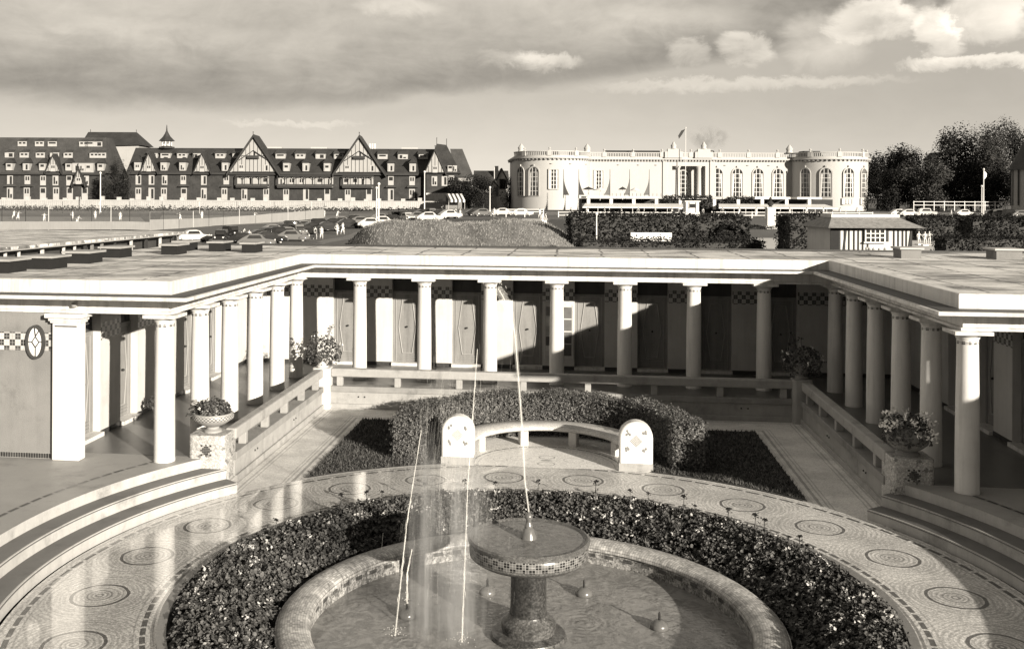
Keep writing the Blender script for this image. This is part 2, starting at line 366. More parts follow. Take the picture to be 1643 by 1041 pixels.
# ------------------------------------------------------------------ mesh builder
class MB:
    def __init__(s): s.v = []; s.f = []
    def add(s, vs, fs):
        b = len(s.v); s.v += [tuple(p) for p in vs]; s.f += [tuple(b+i for i in f) for f in fs]; return s
    def box(s, x0, x1, y0, y1, z0, z1):
        return s.add([(x0,y0,z0),(x1,y0,z0),(x1,y1,z0),(x0,y1,z0),(x0,y0,z1),(x1,y0,z1),(x1,y1,z1),(x0,y1,z1)],
                     [(0,3,2,1),(4,5,6,7),(0,1,5,4),(1,2,6,5),(2,3,7,6),(3,0,4,7)])
    def obox(s, c, ax, hx, hy, z0, z1):
        """box on a plan axis ax (angle)"""
        ux, uy = cos(ax), sin(ax); P = []
        for z in (z0, z1):
            for a, b in ((-hx,-hy),(hx,-hy),(hx,hy),(-hx,hy)): P.append((c[0]+a*ux-b*uy, c[1]+a*uy+b*ux, z))
        return s.add(P, [(0,3,2,1),(4,5,6,7),(0,1,5,4),(1,2,6,5),(2,3,7,6),(3,0,4,7)])
    def prism(s, pts, z0, z1):
        n = len(pts)
        return s.add([(x,y,z0) for x,y in pts]+[(x,y,z1) for x,y in pts],
                     [tuple(range(n))[::-1], tuple(range(n,2*n))]+[(i,(i+1)%n,n+(i+1)%n,n+i) for i in range(n)])
    def prismy(s, pts, y0, y1):
        """outline in x,z pushed along y"""
        n = len(pts)
        return s.add([(x,y0,z) for x,z in pts]+[(x,y1,z) for x,z in pts],
                     [tuple(range(n)), tuple(range(n,2*n))[::-1]]+[(i,n+i,n+(i+1)%n,(i+1)%n) for i in range(n)])
    def prismx(s, pts, x0, x1):
        n = len(pts)
        return s.add([(x0,y,z) for y,z in pts]+[(x1,y,z) for y,z in pts],
                     [tuple(range(n))[::-1], tuple(range(n,2*n))]+[(i,(i+1)%n,n+(i+1)%n,n+i) for i in range(n)])
    def lathe(s, prof, n=32, c=(0,0,0), a0=0., a1=2*PI, caps=True):
        full = abs(a1-a0-2*PI) < 1e-6; k = n if full else n+1; m = len(prof); P = []; F = []
        for i in range(k):
            a = a0+(a1-a0)*i/n
            for r, z in prof: P.append((c[0]+r*sin(a), c[1]+r*cos(a), c[2]+z))
        for i in range(n):
            j = (i+1) % k
            for q in range(m-1): F.append((i*m+q, i*m+q+1, j*m+q+1, j*m+q))
        if full and caps:
            if prof[0][0] > 1e-6: F.append(tuple(i*m for i in range(k)))
            if prof[-1][0] > 1e-6: F.append(tuple(i*m+m-1 for i in range(k))[::-1])
        return s.add(P, F)
    def arc(s, prof, n, a0, a1, c=(0,0,0)):
        """closed cross-section (r,z) swept round part of a circle"""
        m = len(prof); P = []; F = []
        for i in range(n+1):
            a = a0+(a1-a0)*i/n
            for r, z in prof: P.append((c[0]+r*sin(a), c[1]+r*cos(a), c[2]+z))
        for i in range(n):
            for q in range(m):
                w = (q+1) % m; F.append((i*m+q, i*m+w, (i+1)*m+w, (i+1)*m+q))
        F.append(tuple(range(m))[::-1]); F.append(tuple(n*m+q for q in range(m)))
        return s.add(P, F)
    def tube(s, pts, rad, n=6):
        pts = [Vector(p) for p in pts]; rr = rad if isinstance(rad, (list, tuple)) else [rad]*len(pts); P = []; F = []
        for i, p in enumerate(pts):
            d = (pts[min(i+1, len(pts)-1)]-pts[max(i-1, 0)]).normalized()
            u = d.cross(Vector((0,0,1)) if abs(d.z) < .9 else Vector((1,0,0))).normalized(); w = d.cross(u)
            for k in range(n):
                a = 2*PI*k/n; P.append(p+(u*cos(a)+w*sin(a))*rr[i])
        for i in range(len(pts)-1):
            for k in range(n): F.append((i*n+k, i*n+(k+1)%n, (i+1)*n+(k+1)%n, (i+1)*n+k))
        F.append(tuple(range(n))[::-1]); F.append(tuple((len(pts)-1)*n+k for k in range(n)))
        return s.add(P, F)
    def ball(s, c, rx, ry, rz, n=10, m=6):
        P = [(c[0],c[1],c[2]+rz)]; F = []
        for j in range(1, m):
            a = PI*j/m
            for i in range(n): P.append((c[0]+rx*sin(a)*cos(2*PI*i/n), c[1]+ry*sin(a)*sin(2*PI*i/n), c[2]+rz*cos(a)))
        P.append((c[0],c[1],c[2]-rz)); L = len(P)-1
        for i in range(n):
            F.append((0, 1+i, 1+(i+1)%n)); F.append((L, L-n+(i+1)%n, L-n+i))
            for j in range(m-2): F.append((1+j*n+i, 1+(j+1)*n+i, 1+(j+1)*n+(i+1)%n, 1+j*n+(i+1)%n))
        return s.add(P, F)
    def leaf(s, p, size, nrm=None, asp=1.):
        n = Vector(nrm) if nrm is not None else Vector((random.gauss(0,1), random.gauss(0,1), random.gauss(0,1)))
        n = n + Vector((random.gauss(0,.5), random.gauss(0,.5), random.gauss(0,.5))) if nrm is not None else n
        if n.length < 1e-4: n = Vector((0,0,1))
        n.normalize(); u = n.orthogonal().normalized(); a = random.uniform(0, 2*PI)
        u = (u*cos(a)+n.cross(u)*sin(a)); w = n.cross(u); k = size*random.uniform(.6, 1.3); p = Vector(p)
        return s.add([p-u*k*.5*asp, p+w*k*.32+n*k*.12, p+u*k*.5*asp, p-w*k*.32+n*k*.12], [(0,1,2),(0,2,3)])
    def round_leaf(s, p, size, n):
        n = Vector(n)+Vector((random.gauss(0,.5),random.gauss(0,.5),random.gauss(0,.4)))
        if n.length < 1e-3: n = Vector((0,0,1))
        n.normalize(); u = n.orthogonal().normalized(); w = n.cross(u); k = size*random.uniform(.55,1.3)*.5; p = Vector(p); a0 = random.uniform(0,6)
        P = [p-n*k*.25]+[p+(u*cos(a0+i*1.0472)+w*sin(a0+i*1.0472))*k*random.uniform(.8,1.15) for i in range(6)]
        return s.add(P, [(0,1,2,3),(0,3,4,5),(0,5,6,1)])
    def sweep(s, path, prof):
        """closed section (offset to the right of the path, z) along a mitred plan path"""
        n = len(path); m = len(prof); P = []; F = []
        def nr(a, b):
            dx, dy = b[0]-a[0], b[1]-a[1]; L = sqrt(dx*dx+dy*dy); return (dy/L, -dx/L)
        for i, p in enumerate(path):
            n1 = nr(path[max(i-1, 0)], path[max(i, 1)]) if i > 0 else nr(path[0], path[1])
            n2 = nr(path[i], path[i+1]) if i < n-1 else n1
            k = 1+n1[0]*n2[0]+n1[1]*n2[1]; mx, my = (n1[0]+n2[0])/k, (n1[1]+n2[1])/k
            for o, z in prof: P.append((p[0]+mx*o, p[1]+my*o, z))
        for i in range(n-1):
            for q in range(m):
                w = (q+1) % m; F.append((i*m+q, i*m+w, (i+1)*m+w, (i+1)*m+q))
        F.append(tuple(range(m))[::-1]); F.append(tuple((n-1)*m+q for q in range(m)))
        return s.add(P, F)
    def mesh(s, name, mat, smooth=None, fix=True):
        me = bpy.data.meshes.new(name); me.from_pydata(s.v, [], s.f)
        if fix and len(s.f) < 30000:
            bm = bmesh.new(); bm.from_mesh(me); bmesh.ops.recalc_face_normals(bm, faces=bm.faces); bm.to_mesh(me); bm.free()
        me.materials.append(mat if not isinstance(mat, str) else M[mat])
        if smooth is not None:
            for p in me.polygons: p.use_smooth = True
            me.set_sharp_from_angle(angle=R(smooth))
        return me
    def build(s, name, mat, parent=None, loc=(0,0,0), rz=0., smooth=None, bevel=0., fix=True):
        o = bpy.data.objects.new(name, s.mesh(name, mat, smooth, fix)); col.objects.link(o)
        o.location = loc; o.rotation_euler = (0, 0, rz)
        if parent: o.parent = parent
        if bevel:
            b = o.modifiers.new('bevel', 'BEVEL'); b.width = bevel; b.segments = 2; b.limit_method = 'ANGLE'; b.angle_limit = R(40)
        return o
def tag(o, label=None, cat=None, group=None, kind=None):
    if label: o['label'] = label
    if cat: o['category'] = cat
    if group: o['group'] = group
    if kind: o['kind'] = kind
    return o
def thing(name, label, cat, loc=(0,0,0), rz=0., group=None, scale=1.):
    o = bpy.data.objects.new(name, None); col.objects.link(o); o.empty_display_size = .2
    o.location = loc; o.rotation_euler = (0, 0, rz); o.scale = (scale,)*3
    return tag(o, label, cat, group)
def copy_tree(o, parent=None):
    c = o.copy(); col.objects.link(c)
    if parent: c.parent = parent
    for ch in list(o.children): copy_tree(ch, c)
    return c
def dup(o, loc, rz, label, scale=None):
    c = copy_tree(o); c.location = loc; c.rotation_euler = (0, 0, rz); c['label'] = label
    if scale: c.scale = (scale,)*3
    return c
def part_copy(o, parent, loc, rz=None):
    c = o.copy(); col.objects.link(c); c.parent = parent; c.location = loc
    if rz is not None: c.rotation_euler = (0, 0, rz)
    for ch in list(o.children):
        d = ch.copy(); col.objects.link(d); d.parent = c
    return c

# ================================================================== GROUND
def build_ground():
    xs = [-4000,-2500,-1500,-900,-600,-420,-320,-260]+list(range(-220,221,10))+[260,320,420,600,900,1500,2500,4000]
    ys = [-400,-150,-60,-30,0,6]+list(range(8,60,4))+list(range(60,300,10))+[300,340,400,500,700,1000,1600,2500,4000]
    mb = MB()
    mb.v = [(x, y, ground_z(x, y)) for y in ys for x in xs]; w = len(xs)
    mb.f = [(j*w+i, j*w+i+1, (j+1)*w+i+1, (j+1)*w+i) for j in range(len(ys)-1) for i in range(w-1)]
    tag(mb.build('ground', plain('ground_turf', .11, .95, .3, .05, 0, .3, fine=2.), smooth=60), kind='structure')
build_ground()
def sheet(name, mat, quad, dz, n=8, kind='structure'):
    """a strip of paving or turf laid on the terrain: quad = four plan corners"""
    A, B, C_, D_ = [Vector((p[0], p[1])) for p in quad]; mb = MB()
    for j in range(n+1):
        for i in range(n+1):
            p = A.lerp(B, i/n).lerp(D_.lerp(C_, i/n), j/n); mb.v.append((p.x, p.y, ground_z(p.x, p.y)+dz))
    mb.f = [(j*(n+1)+i, j*(n+1)+i+1, (j+1)*(n+1)+i+1, (j+1)*(n+1)+i) for j in range(n) for i in range(n)]
    return tag(mb.build(name, mat, smooth=60), kind=kind)
def q(*pd): return [tuple(at(p, 315, D)[:2]) for p, D in pd]

# ================================================================== COURTYARD
FC = (-.10, -12.71)            # centre of the round court
ZC = -.55
COLX, SP = 6.97, 1.743
def build_courtyard():
    def circ(r, a): return (FC[0]+r*sin(a), FC[1]+r*cos(a))
    # pavement between the round path and the gallery walls
    mb = MB(); angs = sorted([R(-58+i*2) for i in range(59)]+[math.atan2(s*5.97-FC[0], -1.08-FC[1]) for s in (-1, 1)])
    for a in angs:
        dx, dy = sin(a), cos(a); t = (-1.08-FC[1])/dy
        if abs(dx) > 1e-6: t = min(t, ((5.97 if dx > 0 else -5.97)-FC[0])/dx)
        mb.v += [circ(6.55, a)+(ZC,), (FC[0]+dx*t, FC[1]+dy*t, ZC)]
    mb.f = [(2*i, 2*i+1, 2*i+3, 2*i+2) for i in range(len(angs)-1)]
    tag(mb.build('pavement', 'pave'), kind='structure')
    # round path
    mb = MB(); n = 160
    for i in range(n):
        a = 2*PI*i/n
        for r in (4.84, 6.80): mb.v.append((r*sin(a), r*cos(a), 0))
    mb.f = [(2*i, 2*i+1, (2*i+3) % (2*n), (2*i+2) % (2*n)) for i in range(n)]
    tag(mb.build('path', 'path', loc=(FC[0], FC[1], ZC+.004)), kind='structure')
    # patio under the curved bench
    mb = MB(); n = 40; P = [(0, -.22, 0)]
    for i in range(n+1):
        a = -PI/2+PI*i/n; P.append((2.45*sin(a), 2.45*cos(a)-.1, 0))
    mb.add(P, [(0, i+1, i+2) for i in range(n)])
    tag(mb.build('patio', 'patio', loc=(-.08, -5.95, ZC+.008)), kind='structure')
    # kerb of the bed, sloping soil
    tag(MB().arc([(4.74,-.64),(4.86,-.64),(4.86,-.515),(4.74,-.515)], 120, 0, 2*PI).build('kerb', 'tile_mid', loc=(FC[0],FC[1],0), smooth=40), kind='structure')
    mb = MB().lathe([(4.76,-.56),(4.3,-.62),(3.8,-.78),(3.30,-.98)], 120, (FC[0],FC[1],0), caps=False)
    tag(mb.build('ground', 'soil', smooth=60), kind='structure')
    # lawns left and right of the hedge
    def lawn(s):
        pts = []
        x1 = 4.62*s
        N = 14; top = [(lerp(2.0*s, x1, i/N), -2.38) for i in range(N+1)]
        mb = MB()
        for i in range(N+1):
            x = lerp(2.0*s, x1, i/N); yb = FC[1]+sqrt(6.82**2-(x-FC[0])**2)
            for j in range(9): mb.v.append((x, lerp(yb, -2.38, j/8), ZC+.02))
        mb.f = [(i*9+j, (i+1)*9+j, (i+1)*9+j+1, i*9+j+1) for i in range(N) for j in range(8)]
        tag(mb.build('lawn', 'lawn'), kind='structure')
        g = MB()
        for _ in range(9000):
            x = lerp(2.0*s, x1, random.random()); yb = FC[1]+sqrt(6.82**2-(x-FC[0])**2); y = lerp(yb+.03, -2.41, random.random())
            h = random.uniform(.03, .075); a = random.uniform(0, PI); dx, dy = cos(a)*.012, sin(a)*.012; ox, oy = random.gauss(0,.025), random.gauss(0,.025)
            g.add([(x-dx,y-dy,ZC+.02),(x+dx,y+dy,ZC+.02),(x+ox,y+oy,ZC+.02+h)], [(0,1,2)])
        tag(g.build('grass', 'grass', fix=False), 'short mown grass of the %s lawn beside the clipped hedge' % ('left, partly sunlit' if s < 0 else 'right, shaded'), 'grass', kind='stuff')
    lawn(-1); lawn(1)
    # gallery floors and the landings above the steps
    mb = MB().box(-9.05,-6.0,-8.35,-1.1,-.5,.004); mb.box(6.0,9.05,-8.35,-1.1,-.5,.004); mb.box(-9.05,9.05,-1.1,2.5,-.5,.004)
    tag(mb.build('gallery_floor', 'floor'), kind='structure')
    for s in (-1, 1):
        mb = MB(); n = 40
        for i in range(n+1):
            a = s*R(lerp(52, 165, i/n)); mb.v += [circ(7.55, a)+(0,), circ(19., a)+(0,)]
        mb.f = [(2*i, 2*i+1, 2*i+3, 2*i+2) for i in range(n)]
        tag(mb.build('landing_floor', 'landing'), kind='structure')
        t = thing('curved_steps', 'three curved stone steps with sunlit pale risers below the left landing' if s < 0 else 'three curved stone steps in shade below the right landing', 'steps', (FC[0], FC[1], ZC))
        for r0, r1, z in ((6.84, 7.22, -.37), (7.2, 7.57, -.18)):
            a0, a1 = (R(53.5), R(165)) if s > 0 else (R(-165), R(-53.5))
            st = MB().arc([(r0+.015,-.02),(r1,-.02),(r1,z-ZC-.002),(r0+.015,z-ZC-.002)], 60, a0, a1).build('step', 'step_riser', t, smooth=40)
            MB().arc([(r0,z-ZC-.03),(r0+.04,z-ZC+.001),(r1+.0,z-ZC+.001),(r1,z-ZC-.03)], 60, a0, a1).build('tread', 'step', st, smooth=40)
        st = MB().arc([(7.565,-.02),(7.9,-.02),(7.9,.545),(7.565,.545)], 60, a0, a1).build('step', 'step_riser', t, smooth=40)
        # line of dark tiles set into the landing
    mb = MB()
    for s in (-1, 1):
        for i in range(46):
            a = s*R(60+i*1.9); b = s*R(60+i*1.9+1.5)
            mb.add([circ(8.02,a)+(.005,), circ(8.08,a)+(.005,), circ(8.08,b)+(.005,), circ(8.02,b)+(.005,)], [(0,1,2,3)])
    tag(mb.build('pavement', 'tile_dark'), kind='structure')
build_courtyard()

# ------------------------------------------------------------------ parapets with their rails
def build_parapet(label, a, b, nrm, posts):
    """retaining wall, ledge and low rail from a to b; nrm points to the court"""
    t = thing('parapet', label, 'parapet', ((a[0]+b[0])/2, (a[1]+b[1])/2, ZC))
    cx, cy = t.location.x, t.location.y; L = math.hypot(b[0]-a[0], b[1]-a[1])/2
    ang = math.atan2(b[1]-a[1], b[0]-a[0]); s = 1 if nrm[0]*-sin(ang)+nrm[1]*cos(ang) > 0 else -1
    def bx(mb, x0, x1, o0, o1, z0, z1):
        o0, o1 = sorted((o0*s, o1*s)); return mb.box(x0, x1, o0, o1, z0, z1)
    w = MB(); bx(w, -L, L, -.14, .05, 0, .42); bx(w, -L, L, -.14, .10, 0, .12)
    wall = w.build('wall', 'stone', t, rz=ang, bevel=.008)
    bx(MB(), -L, L, -.22, .09, .42, .565).build('ledge', 'stone_d', t, rz=ang, bevel=.012)
    bx(MB(), -L, L, -.14, .08, .80, 1.01).build('rail', 'rail', t, rz=ang, bevel=.03)
    for p in posts:
        pp = MB(); bx(pp, p-.075, p+.075, -.10, .05, .565, .80); pp.build('post', 'rail', t, rz=ang, bevel=.01)
    # small iron drain spouts in pairs
    d = MB()
    for p in posts[::2]:
        for k in (.5, .66): d.ball((p+k, s*.055, .30), .022, .02, .022, 8, 4)
    d.build('drain_hole', 'iron', t, rz=ang)
    return t
build_parapet('long shaded parapet with low stone rail before the far row of columns', (-5.72,-1.1), (5.72,-1.1), (0,-1), [-5.5,-4.0,-2.42,-.8,.8,2.42,4.0,5.5])
build_parapet('sunlit parapet with low stone rail along the left gallery', (-5.95,-7.95), (-5.95,-1.35), (1,0), [-2.6,-1.2,.2,1.6,2.9])
build_parapet('dark parapet with low stone rail along the right gallery', (5.95,-7.95), (5.95,-1.35), (-1,0), [-2.6,-1.2,.2,1.6,2.9])

# ------------------------------------------------------------------ pedestals, bowls, plants
def build_pedestal(label, x, y, w, h, mat='ped', tile=True, facing=0.):
    t = thing('planter_pedestal', label, 'pedestal', (x, y, ZC), facing)
    pts = []
    r = .09
    for cx_, cy_, a0 in ((w/2-r, w/2-r, 0), (-w/2+r, w/2-r, 90), (-w/2+r, -w/2+r, 180), (w/2-r, -w/2+r, 270)):
        for k in range(5): a = R(a0+22.5*k); pts.append((cx_+r*cos(a), cy_+r*sin(a)))
    MB().prism(pts, 0, h).build('shaft', mat, t, smooth=40, bevel=.015)
    MB().prism([(a*1.06, b*1.06) for a, b in pts], 0, .09).build('plinth', mat, t, smooth=40)
    if tile:
        d = MB(); y0 = -w/2-.004; c = h*.72; k = .030
        for i in range(-3, 4):
            for j in range(-3, 4):
                if abs(i)+abs(j) <= 3: d.box(i*k*1.06-k*.46, i*k*1.06+k*.46, y0, y0+.02, c+j*k*1.06-k*.46, c+j*k*1.06+k*.46)
        d.build('tile_diamond', 'tile_dark', t)
        for sx_ in (-1, 1):
            for sz_ in (-1, 1): MB().box(sx_*.085-.018, sx_*.085+.018, y0, y0+.02, c+sz_*.085-.018, c+sz_*.085+.018).build('tile_square', 'tile_dark', t)
    return t
build_pedestal('pale mosaic pedestal in the sun carrying a broad bowl, at the left steps', -6.27, -8.12, .70, .98)
build_pedestal('grey mosaic pedestal in shade carrying a white-flowered planter, at the right steps', 6.24, -8.02, .70, .98)
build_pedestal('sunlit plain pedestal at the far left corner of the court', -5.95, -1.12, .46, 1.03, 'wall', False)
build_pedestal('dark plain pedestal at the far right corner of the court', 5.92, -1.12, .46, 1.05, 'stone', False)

def plant(mb_l, mb_p, c, rx, rz, nleaf, npet, lsize, psize, mb_d=None, ndark=0, droop=.3):
    for _ in range(nleaf):
        a = random.uniform(0, 2*PI); e = random.uniform(-droop, 1.); k = random.uniform(.55, 1.)**.5
        d = Vector((cos(a)*sqrt(max(0,1-e*e*.7)), sin(a)*sqrt(max(0,1-e*e*.7)), e))
        mb_l.leaf((c[0]+d.x*rx*k, c[1]+d.y*rx*k, c[2]+d.z*rz*k), lsize, d)
    for L_, n_ in ((mb_p, npet), (mb_d, ndark)):
        if not L_: continue
        for _ in range(n_):
            a = random.uniform(0, 2*PI); e = random.uniform(-.1, 1.)
            p = Vector((c[0]+cos(a)*sqrt(1-e*e*.7)*rx*1.06, c[1]+sin(a)*sqrt(1-e*e*.7)*rx*1.06, c[2]+e*rz*1.08))
            for _k in range(9): L_.leaf(p+Vector((random.gauss(0,psize*.45), random.gauss(0,psize*.45), random.gauss(0,psize*.4))), psize*.8)
def build_planter(label, x, y, z, kind):
    t = thing('planter', label, 'planter', (x, y, z))
    if kind == 'bowl':
        b = MB().lathe([(.0,0),(.17,0),(.17,.03),(.12,.06),(.12,.10),(.24,.15),(.34,.22),(.385,.31),(.37,.36),(.33,.36),(.31,.30),(0,.26)], 32).build('bowl', M['bowl_rope'], t, smooth=50)
        MB().lathe([(.386,.25),(.392,.26),(.394,.33),(.388,.34)], 32, caps=False).build('tile_band', M['bowl_check'], b, smooth=50)
        L_, P, D_ = MB(), MB(), MB(); plant(L_, P, (0,0,.36), .33, .24, 420, 5, .085, .05, D_, 9, .1)
        for _ in range(70): L_.leaf((random.gauss(-.3,.07), random.gauss(-.1,.12), random.gauss(.38,.06)), .08)
    elif kind == 'white':
        MB().lathe([(.0,0),(.2,0),(.2,.03),(.15,.07),(.24,.12),(.33,.2),(.36,.3),(.34,.36),(.3,.34),(0,.28)], 32).build('bowl', 'stone_d', t, smooth=50)
        L_, P, D_ = MB(), MB(), MB(); plant(L_, P, (0,0,.34), .42, .36, 700, 36, .075, .085, D_, 4, .45)
    else:
        MB().lathe([(0,0),(.15,0),(.16,.04),(.13,.07),(.17,.2),(.2,.3),(.17,.3),(0,.25)], 24).build('bowl', 'wall' if kind == 'tall' else 'stone_d', t, smooth=50)
        L_, P, D_ = MB(), MB(), MB(); plant(L_, P, (0,0,.36), .48, .42, 640, 10 if kind == 'dark' else 7, .085, .05, D_, 6, .6)
        for k in range(4):
            a = random.uniform(0, 2*PI); q_ = (cos(a)*.22, sin(a)*.22, .98+random.uniform(-.1,.08))
            L_.tube([(cos(a)*.1, sin(a)*.1, .6), q_], .006, 4); plant(L_, D_, q_, .05, .04, 6, 1, .05, .05)
    L_.build('foliage', 'geranium', t, fix=False); P.build('blossoms', 'petal', t, fix=False)
    if D_.v: D_.build('dark_blossoms', 'petal_d', t, fix=False)
    return t
M['bowl_rope'] = plain('bowl_stone', .3, .6, .2, 8., 0, .3)
M['bowl_check'] = checker('bowl_lattice', .035, .03, .05, .4, ang_r=.39, obj=True)
build_planter('broad pale bowl with a woven band and sparse geraniums on the left front pedestal', -6.27, -8.12, .43, 'bowl')
build_planter('planter overflowing with white blossoms on the right front pedestal', 6.24, -8.02, .43, 'white')
build_planter('pot of trailing geraniums in sun on the far left corner pedestal', -5.95, -1.12, .48, 'tall')
build_planter('pot of dark leaves with a few pale blossoms on the far right corner pedestal', 5.92, -1.12, .50, 'dark')
def floor_plant():
    t = thing('potted_plant', 'small leafy potted plant on the floor against the left gallery wall', 'potted plant', (-8.55, -5.3, .004))
    MB().lathe([(0,0),(.1,0),(.14,.2),(.12,.2),(0,.17)], 16).build('pot', 'stone', t, smooth=40)
    L_ = MB(); plant(L_, None, (0,0,.28), .24, .22, 160, 0, .1, .05); L_.build('foliage', 'geranium', t, fix=False)
floor_plant()

# ================================================================== BATH PAVILION
M['band_x'] = checker('mosaic_band_along', .11, .115, .05, .50, 'x', offset=(.03, .0))
M['band_y'] = checker('mosaic_band_across', .11, .115, .05, .50, 'y', offset=(.03, .0))
M['neck_band'] = checker('neck_tiles', .055, .2, .04, .6, ang_r=.17, obj=True)
def build_pavilion():
    t = thing('bath_pavilion', 'white flat-roofed bathing pavilion with colonnades on three sides of the court', 'pavilion')
    PATH = [(-12.9,-8.72),(-COLX,-8.72),(-COLX,0),(COLX,0),(COLX,-8.72),(17.,-8.72)]
    MB().sweep(PATH, [(-.2,2.70),(.16,2.70),(.16,2.745),(.12,2.755),(.12,2.96),(-.2,2.96)]).build('beam', 'white', t, smooth=30)
    MB().sweep(PATH, [(-.2,2.962),(.20,2.962),(.30,2.975),(.66,2.985),(.69,3.0),(.69,3.06),(-.2,3.06)]).build('cornice', 'white', t, smooth=30)
    MB().sweep(PATH, [(.2,3.062),(.62,3.062),(.62,3.07),(.2,3.07)]).build('gutter', 'lead', t)
    MB().sweep(PATH, [(-.04,3.062),(.22,3.062),(.22,3.30),(.20,3.315),(-.02,3.315),(-.04,3.30)]).build('kerb', 'white', t, smooth=30)
    rf = MB().box(-12.9,17,.04,6.3,2.8,3.2).box(-12.9,-COLX-.04,-8.6,.036,2.8,3.2).box(COLX+.04,17,-8.6,.036,2.8,3.2)
    rf = rf.build('roof', 'roof', t)
    MB().box(-12.9,17,6.3,6.42,2.7,3.26).build('roof_edging', 'lead', rf)
    rv = [(-16,437,1.0),(55,431,.95),(118,422,.9),(172,413,.8),(266,408,.7),(286,402,.7),(341,403,.65),(393,405,.6)]
    for i, (px, py, w) in enumerate(rv+[(1461,414,.8),(1618,416,1.0)]):
        p0 = at(px, py, 1.); d = p0-Vector((CX,CY,CZ)); k = (3.21-CZ)/d.z; p = Vector((CX,CY,CZ))+d*k; dark = i < len(rv)
        w *= .74; v = MB().box(-w*.45,w*.45,-.36,.36,0,.25).build('roof_vent', 'vent' if dark else 'wall_grey', t, loc=(p.x+(.12 if dark else 0), p.y+.3, 3.2))
        MB().box(-w*.54,w*.54,-.44,.44,.25,.30).build('lid', 'vent_top' if dark else 'vent_light', v)
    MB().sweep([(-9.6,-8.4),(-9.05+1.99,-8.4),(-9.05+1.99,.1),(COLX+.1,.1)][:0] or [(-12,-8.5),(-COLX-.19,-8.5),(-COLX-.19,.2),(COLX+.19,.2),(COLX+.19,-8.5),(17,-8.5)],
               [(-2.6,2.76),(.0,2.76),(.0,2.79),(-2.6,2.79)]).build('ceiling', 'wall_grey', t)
    # walls with door recesses
    bays_b = [-COLX+SP*(i+.5) for i in range(8)]; bays_s = [-SP*(i+.5)+.40 for i in range(5)]
    HW = .42
    def run(lo, hi, cs):
        e = [lo]
        for c in sorted(cs): e += [c-HW, c+HW]
        e.append(hi); return [(e[i], e[i+1]) for i in range(0, len(e), 2)]
    wb = MB()
    for a, b in run(-9.05, 9.05, bays_b): wb.box(a, b, 2.25, 2.5, .004, 2.76)
    wb.box(-9.05, 9.05, 2.5, 2.7, 0, 2.76)
    w = wb.build('wall', 'wall', t)
    for a, b in run(-9.05, 9.05, bays_b):
        MB().box(a+.003, b-.003, 2.246, 2.26, 1.93, 2.28).build('mosaic_band', 'band_x', w); MB().box(a+.003, b-.003, 2.240, 2.26, .005, .10).build('plinth', 'tile_dark', w)
    for c in bays_b: MB().box(c-HW, c+HW, 2.16, 2.47, .004, .085).build('doorstep', 'white', w)
    for s in (-1, 1):
        wb = MB()
        for a, b in run(-8.62, 2.25, bays_s): x0, x1 = sorted((s*9.05, s*9.3)); wb.box(x0, x1, a, b, .004, 2.76)
        x0, x1 = sorted((s*9.3, s*9.5)); wb.box(x0, x1, -8.6, 2.5, 0, 2.76)
        w = wb.build('wall', 'wall', t)
        for a, b in run(-8.62, 2.25, bays_s):
            x0, x1 = sorted((s*9.046, s*9.06)); MB().box(x0, x1, a+.003, b-.003, 1.93, 2.28).build('mosaic_band', 'band_y', w)
            x0, x1 = sorted((s*9.040, s*9.06)); MB().box(x0, x1, a+.003, b-.003, .005, .10).build('plinth', 'tile_dark', w)
        for c in bays_s: x0, x1 = sorted((s*8.96, s*9.27)); MB().box(x0, x1, c-HW, c+HW, .004, .085).build('doorstep', 'white', w)
        # front wall and pier
        x0, x1 = sorted((s*9.03, s*(12.9 if s < 0 else 17)))
        w = MB().box(x0, x1, -8.85, -8.62, 0, 1.99).box(x0, x1, -8.85, -8.62, 2.30, 2.7).build('wall', 'wall_grey', t)
        MB().box(x0, x1, -8.856, -8.63, 1.99, 2.32).build('mosaic_band', 'band_x', w)
        MB().box(x0, x1, -8.862, -8.64, .0, .10).build('plinth', M['plinth_tiles'], w)
        x0, x1 = sorted((s*8.50, s*9.03))
        p = MB().box(x0, x1, -8.97, -8.72, 0, 2.52).build('pier', 'pier', t, bevel=.02)
        xa, xb = x0-.05, x1+.05
        MB().box(x0-.03,x1+.03,-9.0,-8.70,2.52,2.56).box(xa,xb,-9.03,-8.68,2.56,2.62).box(xa-.05,xb+.05,-9.08,-8.66,2.62,2.70).build('capital', 'white', p, bevel=.012)
        MB().box(x0+.05,x1-.05,-8.974,-8.5,2.45,2.475).build('tile_band', 'tile_dark', p)
    # unseen block added out of view to shade the right steps and front column
    w = MB().box(12.8,22,-17.0,-9.2,0,3.0).build('wall', 'wall', t)
    MB().box(12.5,22,-17.4,-9.0,3.0,3.25).box(12.6,22,-17.3,-9.0,3.25,3.6).build('roof', 'white', t)
    # columns
    shaft = MB().lathe([(.195,.004),(.195,.05),(.190,.06),(.190,.6),(.182,1.5),(.168,2.40),(.168,2.56)], 28).mesh('column', M['column'], 40)
    cap = MB().lathe([(.17,2.555),(.185,2.56),(.185,2.585),(.20,2.60),(.24,2.625),(.265,2.64)], 28)
    cap.box(-.30,.30,-.30,.30,2.64,2.70); cap = cap.mesh('capital', M['white'], 40)
    neck = MB().lathe([(.1705,2.47),(.1735,2.475),(.1735,2.515),(.1705,2.52)], 28, caps=False).mesh('tile_band', M['neck_band'], 40)
    pts = [(-COLX+SP*i, 0) for i in range(9)]+[(s*COLX, -SP*k) for s in (-1, 1) for k in range(1, 6)]
